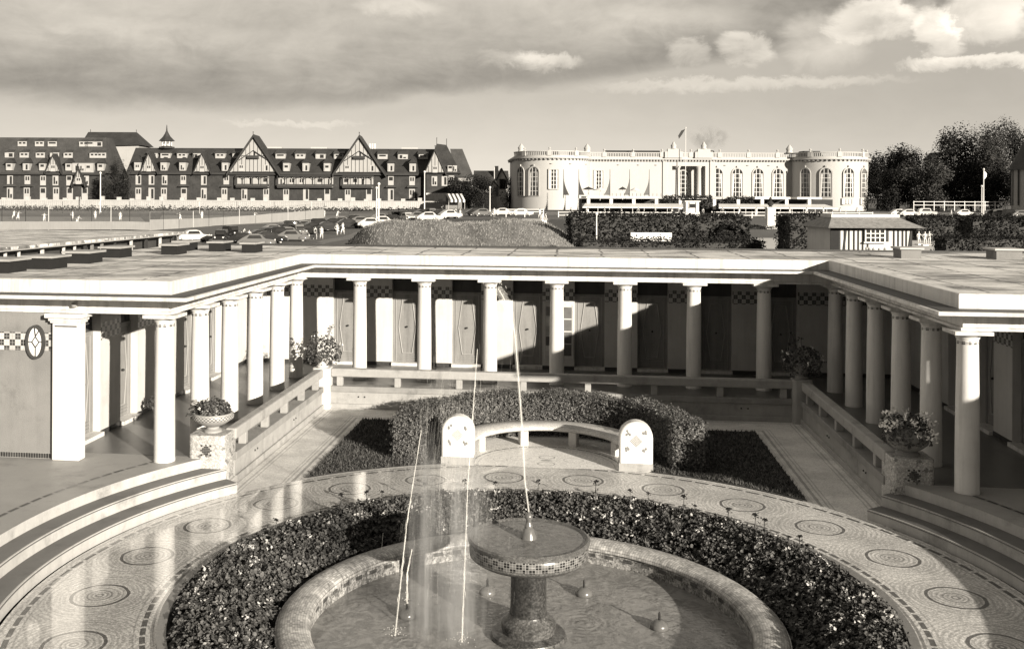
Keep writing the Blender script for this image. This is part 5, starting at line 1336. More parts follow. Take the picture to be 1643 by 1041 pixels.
def build_rear_block():
    c, s = frame(178, 326, 345); t = thing('rear_building', 'building with a steep plain dark roof rising behind the two hotel blocks', 'building', c, YAW)
    X = lambda px: (px-178)/s; Z = lambda py: (326-py)/s
    MB().box(X(132),X(222),0,14,-1,Z(234)).build('wall', 'cream', t)
    MB().add([(X(128),-1,Z(236)),(X(226),-1,Z(233)),(X(226),15,Z(233)),(X(128),15,Z(236)),(X(131),6,Z(210.5)),(X(208),6,Z(210.5)),(X(208),8,Z(210.5)),(X(131),8,Z(210.5))],[(0,3,2,1),(0,1,5,4),(1,2,6,5),(2,3,7,6),(3,0,4,7),(4,5,6,7)]).build('roof', 'slate', t)
    for px in (133,208): MB().tube([(X(px),7,Z(211)),(X(px),7,Z(206))],.1,5).build('finial', 'timber', t)
    gable(t, X(193), Z(262), 1.9, 3.6, -18., 6., True)
    MB().box(X(184),X(204),-17.9,-8,-1,Z(262)).build('wall', 'cream', t)
build_rear_block()
def build_terrace_wall():
    c, s = frame(370, 335.5, 272); t = thing('terrace_wall', 'long white balustraded terrace wall in front of the hotel', 'terrace wall', c, YAW)
    X = lambda px: (px-370)/s; h = (335.5-321.5)/s; x0, x1 = X(-60), X(720)
    MB().box(x0,x1,0,.6,-1,h-.25).build('wall', 'terrace', t); MB().box(x0,x1,-.12,.72,h-.25,h).build('coping', 'terrace', t)
    b = MB(); x = x0
    while x < x1: b.box(x-.05,x+.05,-.03,-.002,.7,h-.3); x += .55
    b.build('balusters', 'cream', t)
    random.seed(11); x = x0
    while x < x1:
        MB().box(x-.55,x+.55,-.1,.7,h,h+random.uniform(.35,1.0)).build('pier_cap', 'terrace', t); x += random.choice((3.5,4.5,5.5,6.5))
    d = MB(); leaf_box(d, x0,X(690),-6.6,-4.6,-1.3,.15,5200,.6,.3); o = d.build('shrubs', 'hedge_dark', loc=c, rz=YAW, fix=False); tag(o, 'low dark shrubs growing along the foot of the hotel terrace wall', 'shrubs', kind='stuff')
build_terrace_wall()
def build_awning():
    c, s = frame(728, 334, 262); t = thing('striped_awning', 'black and white striped awning at the corner of the hotel terrace', 'awning', c, YAW); w = 13/s; zt = 23/s
    for i in range(8):
        a, b = -w+2*w*i/8, -w+2*w*(i+1)/8
        MB().add([(a,0,zt),(b,0,zt),(b+.8,-2.6,zt-1.6),(a+.8,-2.6,zt-1.6),(a+.8,-2.6,zt-2.2),(b+.8,-2.6,zt-2.2)],[(0,1,2,3),(3,2,5,4)]).build('stripe', 'paint' if i % 2 else 'cloth_d', t)
    for x in (-w+.8,w+.7): MB().tube([(x,-2.55,-1),(x,-2.55,zt-1.7)],.05,5).build('post', 'paint', t)
    MB().box(-w,w,.05,2,-1,zt).build('back_wall', 'wall_grey', t)
build_awning()

# ------------------------------------------------------------------ houses between hotel and casino
def small_house(label, px0, px1, pyr, pye, D, wallm, gabled, chim=None):
    c, s = frame((px0+px1)/2, 328, D); t = thing('house', label, 'house', c, YAW); w = (px1-px0)/2/s; ze, zr = (328-pye)/s, (328-pyr)/s
    MB().box(-w,w,0,9,-1,ze).build('wall', wallm, t)
    if gabled: MB().prismy([(-w,ze),(w,ze),(0,zr)], -.02, 9).build('gable', wallm, t); MB().prismy([(-w-.4,ze-.3),(0,zr),(w+.4,ze-.3),(w+.4,ze+.1),(0,zr+.45),(-w-.4,ze+.1)], -.4, 9.2).build('roof', 'slate', t)
    else: MB().prismx([(-.6,ze),(4.5,zr),(9.6,ze)], -w-.3, w+.3).build('roof', 'slate', t)
    if chim is not None: MB().box(chim/s-.5,chim/s+.5,1.5,2.6,ze,zr+1.).build('chimney', 'white', t)
    for x in (-.5,.1,.6): put_window(t, x*w, -.03, ze-2.6, random.choice(WU))
    return t
small_house('house with a long dark roof between the hotel and the white building', 762, 815, 273.5, 296, 315, 'wall', False, 7)
small_house('narrow house with a bright white gable and tall chimney', 798, 812, 272, 288, 285, 'white', True, -8)
small_house('small white house front below the narrow gable', 787, 798, 292, 300, 270, 'white', True)

# ================================================================== CASINO
def build_casino():
    c, s = frame(1106, 327, 260); t = thing('casino', 'long white classical building with arched windows, a balustrade with urns and bowed ends', 'casino', c, YAW)
    X = lambda px: (px-1106)/s; Z = lambda py: (327-py)/s
    RB = 61/s; cl, cr = X(885), X(1327); n0, n1, nd = X(1076), X(1129), 3.2
    def outline(o, notch=True):
        P = [(cl-RB-o, 16)]
        P += [(cl+(RB+o)*cos(R(a)), (RB+o)*sin(R(a))) for a in range(180, 345, 6)]
        y = -1.6-o
        P = [p for p in P]; P.append((cl+RB*.98, y))
        if notch: P += [(n0, y), (n0, y+nd), (n1, y+nd), (n1, y)]
        P.append((cr-RB*.98, y))
        P += [(cr+(RB+o)*cos(R(a)), (RB+o)*sin(R(a))) for a in range(198, 361, 6)]
        P.append((cr+RB+o, 16)); return P
    zc = Z(258.5)
    w = MB().prism(outline(0), -2, zc).build('wall', 'cas', t, smooth=20)
    MB().box(n0-.02,n1+.02,-1.6,1.6,Z(267),zc-.01).build('lintel', 'cas', t)
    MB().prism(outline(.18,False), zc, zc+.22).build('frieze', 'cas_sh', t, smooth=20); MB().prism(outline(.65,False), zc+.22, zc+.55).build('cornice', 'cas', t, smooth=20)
    d = MB(); P = outline(.34, False)
    for (x0,y0),(x1,y1) in zip(P, P[1:]):
        L = math.hypot(x1-x0,y1-y0); n = int(L/.75)
        for i in range(n): k = (i+.5)/n; d.obox((lerp(x0,x1,k),lerp(y0,y1,k)), math.atan2(y1-y0,x1-x0), .2, .18, zc-.16, zc+.2)
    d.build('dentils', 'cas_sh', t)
    MB().prism(outline(-.1,False), zc+.55, zc+1.0).build('parapet', 'cas', t, smooth=20)
    # balustrade: rail, piers and balusters, with urns
    P = outline(-.15, False)[1:-1]; b, rl = MB(), MB(); zt = Z(245.5); acc = 0; k = 0
    rl.sweep(P, [(-.2,zt-.22),(.2,zt-.22),(.2,zt),(-.2,zt)]); rl.build('balustrade_rail', 'cas', t, smooth=20)
    urn = MB().lathe([(.5,0),(.5,.3),(.2,.4),(.2,.55),(.55,.9),(.62,1.2),(.35,1.4),(.3,1.55),(.1,1.7),(0,1.8)], 12).mesh('urn', M['cas'], 50)
    pier = MB().box(-.55,.55,-.3,.3,zc+.9,zt+.06).mesh('pier', M['cas'])
    for (x0,y0),(x1,y1) in zip(P, P[1:]):
        L = math.hypot(x1-x0,y1-y0); a = math.atan2(y1-y0,x1-x0); m = max(1,int(L/.42))
        for i in range(m): q_ = (i+.5)/m; b.obox((lerp(x0,x1,q_),lerp(y0,y1,q_)), a, .10, .10, zc+1.0, zt-.2)
        m = int(L) ; acc += L
        st = L; nn = max(1, round(L/7.5)) if L > 4 else (1 if acc > 6.5 else 0)
        for i in range(nn):
            acc = 0; q_ = (i+.5)/nn; x, y = lerp(x0,x1,q_), lerp(y0,y1,q_)
            o = bpy.data.objects.new('pier', pier); col.objects.link(o); o.parent = t; o.location = (x,y,0); o.rotation_euler = (0,0,a)
            u = bpy.data.objects.new('urn', urn); col.objects.link(u); u.parent = o; u.location = (0,0,zt+.05); u.scale = (.52,)*3
    b.build('balusters', 'cas', t)
    for px in (1078,1126):
        a = MB().box(-1.6,1.6,-.5,.5,zt-1.4,zt+.9).box(-2.3,2.3,-.45,.45,zt-1.4,zt+.2).build('attic_block', 'cas', t, loc=(X(px),-1.75,0))
        MB().lathe([(.8,0),(.6,.4),(.75,.9),(.4,1.3),(.3,1.6),(0,2.)], 10, (0,0,zt+.9)).build('ornament', 'cas', a, smooth=50)
    for px, sgn in ((1262,1),(835,0.8),(940,.7)): MB().lathe([(.9,0),(.7,.5),(.9,1.),(.5,1.6),(0,2.2)], 10, (0,0,zt)).build('ornament', 'cas', t, loc=(X(px),-2,0), smooth=50)
    MB().prism([(p[0]*.99,p[1]+.6) for p in outline(-.8,False)], zc+.5, zc+.75).build('roof', 'slate_l', t)
    for a_, b_, py in ((855,905,240),(925,958,240.5),(985,1075,238.5),(1140,1166,238),(1318,1345,238)): MB().prismx([(8,zc),(13,Z(py)),(17,Z(py)),(24,zc)], X(a_), X(b_)).build('attic_roof', 'slate', t)
    # windows
    def arched(w, h):
        r = w/2; n = 12; A = lambda q_, z0: [(-q_,z0),(q_,z0),(q_,h-r)]+[(q_*cos(R(i*180/n)), h-r+q_*sin(R(i*180/n))) for i in range(1,n)]+[(-q_,h-r)]
        f = MB(); O, I = A(r+.28, -.1), A(r, .0); m = len(O)
        for y in (-.22, .02): f.v += [(x,y,z) for x,z in O]+[(x,y,z) for x,z in I]
        for i in range(m):
            j = (i+1)%m; f.f += [(i,j,m+j,m+i),(2*m+i,3*m+i,3*m+j,2*m+j),(i,2*m+i,2*m+j,j),(m+i,m+j,3*m+j,3*m+i)]
        f.box(-.2,.2,-.35,-.05,h+.28,h+.75)
        g = MB().prismy(A(r-.001,.001), -.05, .0); mu = MB()
        for x in (-r*.36, r*.36): mu.box(x-.07,x+.07,-.10,-.051,0,h-.12)
        for z in (h*.16,h*.32,h*.5,h*.66,h*.82): mu.box(-r*.95,r*.95,-.099,-.051,z-.05,z+.05)
        cu = MB().add([(-r,-.056,.05),(-r*.8,-.056,.05),(-r*.55,-.056,h*.8),(-r*.9,-.056,h*.8)],[(0,1,2,3)]).add([(r,-.056,.05),(r*.8,-.056,.05),(r*.55,-.056,h*.8),(r*.9,-.056,h*.8)],[(0,3,2,1)])
        return f.mesh('window', M['cas'], 30), g.mesh('pane', M['glass']), mu.mesh('glazing_bar', M['paint']), cu.mesh('curtain', M['curtain'])
    def rect(w, h):
        f = MB().box(-w/2-.25,-w/2,-.22,0,-.2,h+.2).box(w/2,w/2+.25,-.22,0,-.2,h+.2).box(-w/2,w/2,-.22,0,h,h+.3).box(-w/2,w/2,-.3,0,-.25,0)
        g = MB().box(-w/2,w/2,-.04,-.005,0,h); mu = MB()
        for x in (-w*.3,-w*.0,w*.3): mu.box(x-.08,x+.08,-.09,-.041,0,h)
        for z in (h*.2,h*.42,h*.64,h*.86): mu.box(-w/2,w/2,-.088,-.041,z-.05,z+.05)
        cu = MB().box(-w/2,-w*.3,-.046,-.041,0,h).box(w*.3,w/2,-.046,-.041,0,h)
        return f.mesh('window', M['cas'], 30), g.mesh('pane', M['glass']), mu.mesh('glazing_bar', M['paint']), cu.mesh('curtain', M['curtain'])
    AW, RW = arched(2.6, Z(271)-Z(315)), rect(2.2, Z(275)-Z(304)); BW = rect(2.4, 1.2); LW = arched(2.9, Z(274)-Z(315))
    def put(ms, x, y, z, rz=0.):
        o = bpy.data.objects.new('window', ms[0]); col.objects.link(o); o.parent = t; o.location = (x,y,z); o.rotation_euler = (0,0,rz)
        for nm, me in (('pane',ms[1]),('glazing_bar',ms[2]),('curtain',ms[3])):
            k = bpy.data.objects.new(nm, me); col.objects.link(k); k.parent = o
    for px in (1148,1180,1213,1245): put(AW, X(px), -1.61, Z(315))
    put(RW, X(959), -1.61, Z(304))
    for cc, a in ((cl,-58),(cl,-32),(cr,-52),(cr,-22),(cr,10),(cr,40)): put(AW, cc+RB*sin(R(a))*1.002, -RB*cos(R(a))*1.002, Z(315), R(a))
    put(RW, cl-.5, -RB-.02, Z(304), R(-2))
    put(LW, X(1098), 1.56, Z(315))
    for px in (1335,1365): put(BW, X(px), -RB*cos(math.asin(max(-1,min(1,(X(px)-cr)/RB))))-.03, Z(326), math.asin((X(px)-cr)/RB))
    for px in (1085.5,1119): MB().lathe([(.85,0),(.8,.3),(.66,.4),(.56,Z(268)-1.8),(.8,Z(268)-1.5),(.8,Z(268)-1.3)], 16, (0,0,1.4)).build('column', 'cas', t, loc=(X(px),-1.2,0), smooth=40)
    for a_, b_, z in ((1070,1136,Z(318)),): MB().box(X(a_),X(b_),-6,-1.61,-2,z).build('porch_terrace', 'cas', t)
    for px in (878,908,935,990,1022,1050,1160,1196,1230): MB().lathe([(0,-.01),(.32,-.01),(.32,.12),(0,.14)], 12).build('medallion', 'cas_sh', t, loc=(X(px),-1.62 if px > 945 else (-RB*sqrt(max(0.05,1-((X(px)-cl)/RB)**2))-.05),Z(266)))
    for px, k in ((1064,.9),(1074.5,0)): 
        if k: MB().box(X(px)-.5,X(px)+.5,-1.9,-1.605,1.4,zc).build('pilaster', 'cas', t)
    MB().box(X(1136),X(1144),-1.9,-1.605,1.4,zc).build('pilaster', 'cas', t)
    return t
build_casino()
flagpole('flagpole with a dark flag flying from the roof of the white building', 1100, 247, 206, 256, [(-.1,-.2),(-.9,-1.6),(-1.7,-2.7),(-1.9,-1.9),(-1.1,-.6)], 'cloth_d', .1)
# terrace restaurant before the casino
def build_terrace():
    c, s = frame(1130, 336, 226); t = thing('terrace_pavilion', 'low white terrace pavilion with pillars and sloping awnings below the white building', 'terrace', c, YAW)
    X = lambda px: (px-1130)/s; Z = lambda py: (336-py)/s
    segs = ((938,1058),(1058,1136),(1136,1232),(1232,1262),(1270,1318))
    for i, (a, b) in enumerate(((938,1052),(1206,1262),(1273,1312))): MB().box(X(a),X(b),-2.5,6,Z(319),Z(315.8)).build('roof_slab', 'paint', t)
    MB().box(X(935),X(1340),1.5,7,-1.5,Z(319.5)).build('back_wall', 'timber', t)
    for px in (942,978,1014,1050,1088,1142,1180,1218,1257,1293): MB().box(X(px)-.35,X(px)+.35,-2.3,-1.6,0,Z(320)).build('pillar', 'paint', t)
    for a, b in ((928,1100),(1140,1325)):
        MB().add([(X(a)+1.2,-2.4,Z(327)),(X(b)-1.2,-2.4,Z(327)),(X(b),-7,Z(332.5)),(X(a),-7,Z(332.5)),(X(b),-7,Z(334)),(X(a),-7,Z(334))],[(0,1,2,3),(3,2,4,5)]).build('awning', 'paint', t)
        for k in range(int((b-a)/18)): MB().tube([(X(a+6+18*k),-6.9,-1.6),(X(a+6+18*k),-6.9,Z(334))],.06,5).build('awning_post', 'paint', t)
    sh = MB()
    leaf_box(sh, X(1066),X(1140),-2.2,1.4,0,Z(316.5),900,.5,.2); leaf_box(sh, X(1165),X(1205),-2.0,1.4,0,Z(318),500,.5,.2)
    o = sh.build('terrace_shrubs', 'hedge_dark', loc=c, rz=YAW, fix=False); tag(o, 'dark shrubs clustered on the terrace below the loggia', 'shrubs', kind='stuff')
    rb = MB()
    x = X(960)
    while x < X(1060): rb.box(x-.03,x+.03,-2.4,-2.3,Z(315.8),Z(311)); x += .9
    rb.build('roof_railing', 'timber', t)
build_terrace()
def build_booth():
    c, s = frame(1111, 341, 200); t = thing('ticket_booth', 'little white booth with a dark opening between the terrace awnings', 'booth', c, YAW)
    MB().box(-1.3,1.3,0,2.4,-1,2.1).build('wall', 'paint', t, bevel=.03); MB().box(-1.55,1.55,-.25,2.6,2.1,2.3).build('roof', 'paint', t)
    MB().box(-.55,.55,-.02,-.002,.9,1.7).build('hatch', 'glass', t); [MB().box(a,a+.15,-.06,-.003,0,2.1).build('corner_post', 'door_dark', t) for a in (-.75,.6)]
build_booth()
def build_white_fence(label, pa, pb, py, D, h, mat='paint'):
    a, b = at(pa, py, D), at(pb, py, D); t = thing('railing_fence', label, 'fence', a, YAW); L = (b-a).length
    for z in (h*.45, h*.95): MB().box(0,L,-.04,.04,z-.06,z+.06).build('rail', mat, t)
    n = max(2, int(L/2.4))
    pm = MB().box(-.07,.07,-.07,.07,-.6,h+.08).mesh('post', M[mat])
    for i in range(n+1): o = bpy.data.objects.new('post', pm); col.objects.link(o); o.parent = t; o.location = (L*i/n,0,0)
build_white_fence('white railing fence in front of the left half of the terrace', 896, 1122, 350, 185, 1.15)
build_white_fence('white railing fence in front of the right half of the terrace', 1142, 1400, 350, 185, 1.15)
build_white_fence('long white fence across the far right road', 1466, 1760, 334, 240, 1.6)
build_white_fence('short white railing beside the sandy path', 812, 872, 343, 178, .8)
# diners at the terrace tables
random.seed(21)
DG = MB()
def table_set(px, D, lab, first=[None]):
    p = at(px, 345, D); z = at(px, 350.5, D).z
    if first[0] is None:
        t = thing('cafe_table', lab, 'table', (p.x,p.y,z), YAW, 'cafe tables behind the railing')
        MB().lathe([(0,.70),(.55,.70),(.55,.74),(0,.74)], 12).build('tabletop', 'paint', t); MB().lathe([(.25,0),(.05,.06),(.04,.7)], 8).build('leg', 'timber', t); first[0] = t
    else: dup(first[0], (p.x,p.y,z), YAW, lab)
for i in range(18):
    px = 908+i*27
    if 1112 < px < 1150 or px > 1385: continue
    table_set(px, 196, 'white cafe table behind the railing, %s from the left of the terrace row' % ['first','second','third','fourth','fifth','sixth','seventh','eighth','ninth','tenth','eleventh','twelfth','thirteenth','fourteenth','fifteenth','sixteenth','seventeenth','eighteenth'][i])
    person(random.choice(('stand_d','walk_d','stand_d','stand_w')), px+8, 197, 'person beside the %s cafe table from the left of the terrace row' % ['first','second','third','fourth','fifth','sixth','seventh','eighth','ninth','tenth','eleventh','twelfth','thirteenth','fourteenth','fifteenth','sixteenth','seventeenth','eighteenth'][i], random.uniform(0,6), 'people at the cafe terrace', py=350.5-3)
def parasol(px, py, D, r, mat, lab):
    c = at(px, py, D); t = thing('parasol', lab, 'parasol', c)
    MB().lathe([(r,0),(r*.55,.34),(.08,.62),(0,.7)], 12, (0,0,0), caps=False).build('canopy', mat, t, smooth=30); MB().tube([(0,0,-2.2),(0,0,.6)],.05,6).build('pole', 'paint', t)
for a in ((944,304.5,222,1.4,'cloth_d','dark open parasol left of the second rectangular window'),(963,305.5,220,1.5,'paint','white open parasol before the second rectangular window'),(999,304.5,222,1.0,'cloth_d','small dark open parasol between the hanging flags'),(1019,306,221,1.2,'paint','white open parasol right of the small dark one')): parasol(*a)
M['flag_grey'] = plain('grey_flag', .13, .9, .15, .6, .1, 0)
for px, s_, mat, lab in ((904,1,'canvas_d','leftmost tall pole with a limp dark flag before the white facade'),(928.5,1,'canvas_d','second tall pole from the left with a limp grey flag'),(978.5,-1,'canvas','third tall pole with a limp flag, right of the rectangular window'),(1010,-1,'canvas','fourth tall pole with a limp pale flag'),(1041.5,-1,'canvas','fifth tall pole with a limp pale flag, nearest the loggia')):
    if 'canvas_d' not in M: M['canvas_d'] = plain('dark_canvas', .05, .9, .15, .6, .1, 0)
    b = at(px, 318, 232); t = thing('flag_mast', lab, 'flag mast', b, YAW, 'tall masts with limp flags'); h = 46/FPX*232
    MB().tube([(0,0,0),(0,0,h)],[.09,.05],8).build('mast', 'timber', t)
    f = MB(); N = 10; A = []
    for i in range(N+1): k = i/N; w = .1+1.25*k**1.6; z = h*.62*(1-k)+.4*k+.3; A.append((w, z))
    for (w0,z0),(w1,z1) in zip(A, A[1:]):
        for q_ in range(4):
            x0, x1, x2, x3 = s_*w0*q_/4, s_*w0*(q_+1)/4, s_*w1*(q_+1)/4, s_*w1*q_/4; y = lambda k: .12*sin(k*3.)*(1 if k % 2 else -1)*.5
            f.add([(x0,y(q_)-.04,z0),(x1,y(q_+1)-.04,z0),(x2,y(q_+1)-.04,z1),(x3,y(q_)-.04,z1)],[(0,1,2,3)])
    f.build('flag', mat if mat == 'canvas_d' else M['flag_grey'], t, smooth=40)

# ================================================================== TREES
def crown(L_, c, rx, rz, n, size, ry=None):
    ry = ry or rx
    sub = [(Vector((random.gauss(0,.42),random.gauss(0,.42),random.uniform(-.7,.8))), random.uniform(.32,.55)) for _ in range(18)]
    for _ in range(n):
        o, r = random.choice(sub); d = Vector((random.gauss(0,1),random.gauss(0,1),random.gauss(0,1))).normalized()
        p = o+d*r*random.uniform(.45,1.12)
        L_.leaf((c[0]+p.x*rx, c[1]+p.y*ry, c[2]+p.z*rz), size, d+Vector((0,0,.3)))
def tree(label, px, pyt, wpx, D, mat='tree', n=2600, size=None, ptrunk=.25, lean=0., name='broadleaf_tree'):
    b = at(px, 330, D); g = ground_z(b.x,b.y); s = FPX/D; H = at(px, pyt, D).z-g; rx = wpx/2/s
    t = thing(name, label, 'tree', (b.x,b.y,g))
    tr = MB(); tr.tube([(0,0,-.5),(.1+lean*.2,0,H*.2),(lean*.6,.1,H*.5),(lean,0,H*.85)], [H*.03,H*.022,H*.014,H*.004], 7)
    for k in range(6):
        a = random.uniform(0,2*PI); z = H*random.uniform(.25,.55); tr.tube([(lean*.4,0,z),(lean*.5+cos(a)*rx*.4,sin(a)*rx*.4,z+H*.14),(lean*.5+cos(a)*rx*.75,sin(a)*rx*.75,z+H*.2)],[H*.012,H*.008,H*.003],5)
    tr.build('trunk', 'bark', t, smooth=60); L_ = MB(); h0 = H*ptrunk; crown(L_, (lean*.5,0,(H+h0)/2), rx, (H-h0)/2, int(n*2.2), size or max(.22, rx*.09)); L_.build('crown', mat, t, fix=False)
    return t
random.seed(5)
tree('dense dark tree filling the gap between the two hotel blocks', 185, 262, 44, 278, n=3200, ptrunk=.02)
tree('broad dark tree right of the hotel', 752, 283, 60, 268, n=3600, ptrunk=.03)
tree('dark rounded tree touching the hotel\'s right corner', 775, 284, 40, 262, n=2600, ptrunk=.03)
tree('dark tree between the white gable and the white building', 817, 284, 26, 272, n=2200, ptrunk=.02)
for a in (('dark dense tree right against the white building',1408,256,50,275,'tree',3400),('tall dark pine with a flat top left of the pale feathery tree',1440,240,80,285,'tree',4200),('flat-topped dark pine above the pale feathery tree',1462,239,50,270,'tree',2800),
          ('dark bushy tree behind the pale feathery tree',1520,252,70,280,'tree',3600),('pale feathery tree leaning left at the roadside',1490,262,70,246,'tree_l',3600),('small round-headed tree on the skyline',1503,233,16,330,'tree',900),('low dark skyline tree beside the half-hidden villa',1525,238,40,320,'tree',1800),
          ('very tall dark tree left of the villa roof',1560,212,84,262,'tree',5200),('lighter tall tree beside the very tall dark one',1592,213,50,256,'tree_l',3400),('tall dark tree at the right edge of the picture',1628,205,60,270,'tree',3800),('dark tree low under the tall trees',1545,262,80,250,'tree',3600),('dark undergrowth tree left of the villa',1598,270,60,246,'tree',3000),('dark low tree at the foot of the pine',1430,272,70,252,'tree',3400),('dark tree beyond the right edge fence',1665,215,70,275,'tree',3000)):
    tree(*a[:5], mat=a[5], n=a[6], ptrunk=.04)
def build_villa():
    c, s = frame(1654, 330, 236); t = thing('villa', 'villa with a steep octagonal grey roof half seen at the right edge', 'villa', c, YAW); Z = lambda py: (330-py)/s
    MB().lathe([(4.2,-1),(4.2,Z(272))], 8, caps=True).build('wall', 'cream', t); MB().lathe([(4.9,Z(273)),(3.2,Z(250)),(1.7,Z(228)),(0,Z(226))], 8).build('roof', 'slate_l', t)
    tb = MB()
    for k in range(16): a = 2*PI*k/16; tb.obox((4.15*sin(a),4.15*cos(a)), -a, .13, .1, 0, Z(272))
    tb.build('timber', 'timber', t)
    for k in range(3): a = PI+R(-40+30*k); put_window(t, 4.22*sin(a), 4.22*cos(a), Z(300), WU[k], -(a-PI))
build_villa()
small_house('villa half hidden among the trees on the skyline', 1506, 1522, 246, 254, 318, 'wall', True)

# faint smoke above the casino roof
def build_smoke():
    p = at(1136, 222, 268); mb = MB().ball((0,0,0), 6.5, 3, 4.2, 16, 10); o = mb.build('chimney_smoke', None or M['smoke'], loc=p, rz=YAW, smooth=80)
    tag(o, 'faint dark smoke drifting over the roof of the white building', 'smoke', kind='stuff')
sm = NT('smoke'); sm.t.nodes.remove(sm.bsdf)
pv = sm.n('ShaderNodeVolumePrincipled'); pv.inputs['Color'].default_value = (.12,.12,.115,1)
oc = sm.n('ShaderNodeTexCoord').outputs['Object']; X_, Y_, Z_ = sm.sep(oc)
rr = sm.m_('SQRT', sm.m_('ADD', sm.m_('ADD', sm.m_('POWER', sm.m_('DIVIDE', X_, 6.5), 2.), sm.m_('POWER', sm.m_('DIVIDE', Y_, 3.), 2.)), sm.m_('POWER', sm.m_('DIVIDE', Z_, 4.2), 2.)))
nz_ = sm.noise(oc, .35, 4, .6, dist=.6)
sm.link(sm.m_('MULTIPLY', sm.m_('MULTIPLY', sm.mapr(nz_, .42, .7, 0., 1.), sm.mapr(rr, .3, 1., 1., 0.)), .28), pv.inputs['Density']); sm.link(pv.outputs[0], sm.out.inputs['Volume']); M['smoke'] = sm.m
build_smoke()

# ================================================================== SKY, SUN, CAMERA
SUN_DIR = Vector((1.0, -1.13, .36)).normalized()      # towards the sun
EL = math.asin(SUN_DIR.z); AZ = math.atan2(SUN_DIR.x, SUN_DIR.y)
def build_world():
    w = bpy.data.worlds.new('World'); sc.world = w; w.use_nodes = True; nt = w.node_tree; nt.nodes.clear()
    class W(NT):
        def __init__(s): s.t = nt
    t = W(); out = t.n('ShaderNodeOutputWorld'); bg = t.n('ShaderNodeBackground'); t.link(bg.outputs[0], out.inputs[0])
    sky = t.n('ShaderNodeTexSky', sky_type='NISHITA'); sky.sun_disc = False; sky.sun_elevation = EL; sky.sun_rotation = AZ
    bw = t.n('ShaderNodeRGBToBW'); t.link(sky.outputs[0], bw.inputs[0])
    g = t.n('ShaderNodeTexCoord').outputs['Generated']; X, Y, Z = t.sep(g)
    el = t.m_('ARCSINE', Z); az = t.m_('ADD', t.m_('ARCTAN2', X, Y), YAW)      # azimuth measured from the view of the casino
    cv = t.n('ShaderNodeCombineXYZ'); t.link(az, cv.inputs[0]); t.link(el, cv.inputs[2])
    n1 = t.noise(cv.outputs[0], 5., 6, .58, stretch=(1, 1, 3.2), dist=.4); n2 = t.noise(cv.outputs[0], 16., 5, .6, stretch=(1, 1, 2.2), dist=.3); n3 = t.noise(cv.outputs[0], 34., 5, .62, stretch=(1,1,1.6))
    wob = t.m_('ADD', t.m_('MULTIPLY', t.m_('SUBTRACT', n1, .5), .05), t.m_('MULTIPLY', t.m_('SUBTRACT', n2, .5), .022))
    e2 = t.m_('ADD', el, wob)
    E_ = lambda py: (315-py)/FPX
    A_ = lambda px: math.atan((px-721)/FPX)
    # bottom of the cloud bank climbs to the right
    base = t.m_('ADD', E_(150), t.m_('MULTIPLY', az, .065))
    base = t.m_('ADD', base, t.m_('MULTIPLY', t.m_('POWER', t.m_('SUBTRACT', az, -.06), 2.), .12))
    bank = t.mapr(t.m_('SUBTRACT', e2, base), -.012, .010, 0., 1.)
    clear = t.mapr(el, 0., .11, .74, .52)                       # bright strip over the horizon
    clear = t.m_('MULTIPLY', clear, t.mapr(az, .05, .5, 1., .84))
    clear = t.m_('ADD', clear, t.m_('MULTIPLY', t.m_('SUBTRACT', n2, .5), .08))
    dark = t.mapr(t.m_('SUBTRACT', e2, base), 0., .09, .31, .52)
    dark = t.m_('ADD', dark, t.m_('MULTIPLY', t.m_('SUBTRACT', n1, .48), .34)); dark = t.m_('ADD', dark, t.m_('MULTIPLY', t.m_('SUBTRACT', n2, .5), .12))
    v = t.mixv(bank, clear, dark)
    n4 = t.noise(cv.outputs[0], 26., 8, .68, stretch=(1,1,1.4), dist=.7); n5 = t.noise(cv.outputs[0], 90., 6, .65, stretch=(1,1,1.3))
    v = t.m_('ADD', v, t.m_('MULTIPLY', t.m_('SUBTRACT', n4, .5), t.m_('MULTIPLY', bank, .16)))
    wa = t.m_('ADD', az, t.m_('MULTIPLY', t.m_('SUBTRACT', n2, .5), .05)); wa = t.m_('ADD', wa, t.m_('MULTIPLY', t.m_('SUBTRACT', n4, .5), .030)); we = t.m_('ADD', el, t.m_('MULTIPLY', t.m_('SUBTRACT', n4, .5), .026)); we = t.m_('ADD', we, t.m_('MULTIPLY', t.m_('SUBTRACT', n5, .5), .010))
    right = t.m_('MULTIPLY', t.mapr(az, .1, .45, 0., .10), bank); v = t.m_('SUBTRACT', v, right)
    for px, py, rx, ry, k, sh in ((870,102,50,14,.26,.6),(1098,92,28,20,.2,.6),(1195,88,36,24,.28,.5),(1318,82,52,38,.22,.8),(1405,54,52,26,.44,.35),(1502,78,26,32,.42,.4),(1590,58,50,34,.48,.35),(1465,44,40,16,.18,.9),(1190,142,200,9,.15,.8),(1560,122,86,9,.36,.5),(470,201,90,5,.10,.8),(640,17,60,14,.14,.9),(815,96,60,12,.14,.9),(1040,40,120,20,.08,1.),(250,70,140,20,.08,1.)):
        ox = t.m_('SUBTRACT', wa, A_(px)); oy = t.m_('SUBTRACT', we, E_(py))
        dx = t.m_('DIVIDE', ox, rx/FPX*1.2); dy = t.m_('DIVIDE', oy, ry/FPX*1.2)
        d = t.m_('ADD', t.m_('MULTIPLY', dx, dx), t.m_('MULTIPLY', dy, dy)); b = t.mapr(d, max(0., .9-sh), 1.35, k*1.1, 0.)
        b = t.m_('MULTIPLY', b, t.mapr(t.m_('ADD', dy, t.m_('MULTIPLY', dx, .4)), -1.1, .6, .35, 1.))      # sunlit crowns, greyer undersides
        v = t.m_('ADD', v, b)
    hi = t.mapr(el, .19, .5, 0., 1.)                                  # overhead: broken grey cloud over the physical sky
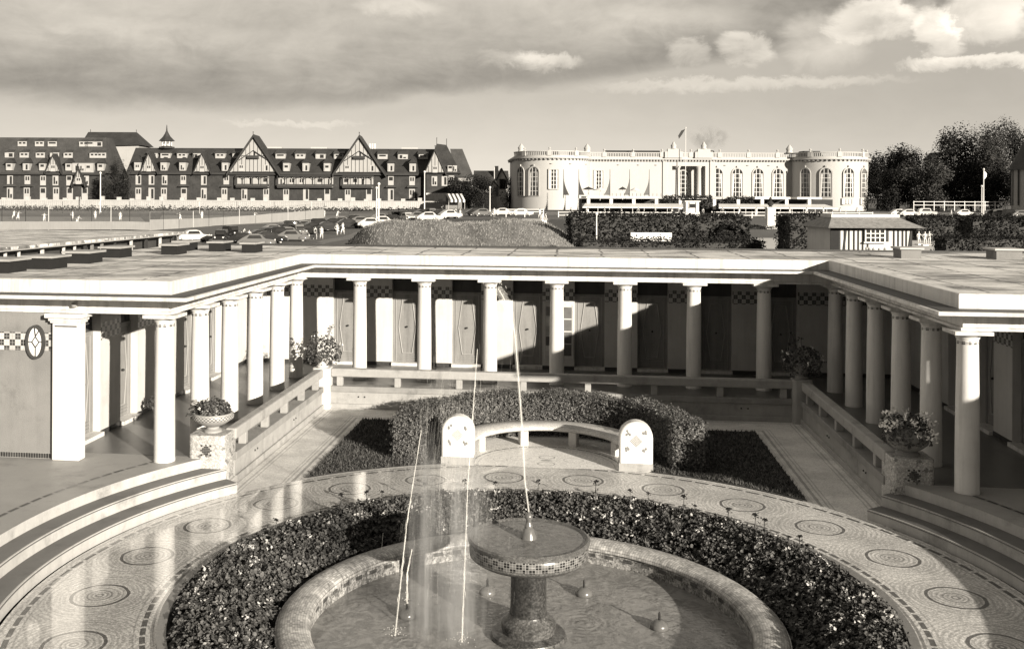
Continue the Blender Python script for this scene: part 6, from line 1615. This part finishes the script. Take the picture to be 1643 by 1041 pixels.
    over = t.m_('ADD', t.m_('MULTIPLY', bw.outputs[0], .10*.10), t.mapr(n1, .35, .65, .29, .53))
    v = t.mixv(hi, v, over)
    below = t.m_('LESS_THAN', el, -.02); v = t.mixv(below, v, .12)
    aa = t.m_('ABSOLUTE', az); v = t.m_('MULTIPLY', v, t.m_('ADD', .3, t.m_('MULTIPLY', .7, t.m_('MULTIPLY', t.mapr(az, .6, 1.2, 1., 0.), t.mapr(az, -2.6, -1.9, 0., 1.)))))
    v = t.m_('MULTIPLY', v, SKY_GAIN/.10)
    c = t.n('ShaderNodeCombineColor')
    for i, k in enumerate((1.0, .922, .80)): t.inp(c, i, t.m_('MULTIPLY', v, k))
    t.link(c.outputs[0], bg.inputs[0]); bg.inputs[1].default_value = .10
SKY_GAIN = .60; EXPOSURE = .98
build_world()
ld = bpy.data.lights.new('sun', 'SUN'); ld.energy = 5.0; ld.angle = R(.6); ld.color = (1., .922, .80)
lo = bpy.data.objects.new('sun', ld); col.objects.link(lo); lo.rotation_euler = SUN_DIR.to_track_quat('Z', 'Y').to_euler()
cd = bpy.data.cameras.new('camera'); cam = bpy.data.objects.new('camera', cd); col.objects.link(cam); sc.camera = cam
cd.sensor_width = 36.; cd.sensor_fit = 'HORIZONTAL'; cd.lens = FPX/1643*36; cd.shift_x = 100.47/1643; cd.shift_y = -205.73/1643; cd.clip_start = .1; cd.clip_end = 12000
cam.location = (CX, CY, CZ)
r_ = Vector((RX, RY, 0)); u_ = Vector((0,0,1)); f_ = Vector((FX, FY, 0))
r2 = r_*cos(ROLL)+u_*sin(ROLL)*-1*-1; 
c_, s_ = cos(ROLL), sin(ROLL)
r2 = r_*c_ - u_*s_; u2 = r_*s_ + u_*c_
cam.rotation_euler = Matrix((r2, u2, -f_)).transposed().to_euler()
sc.view_settings.view_transform = 'Standard'; sc.view_settings.look = 'None'; sc.view_settings.exposure = EXPOSURE; sc.view_settings.gamma = 1
sc.render.engine = 'CYCLES'; sc.cycles.max_bounces = 6; sc.cycles.transparent_max_bounces = 40; sc.cycles.caustics_reflective = False; sc.cycles.caustics_refractive = False
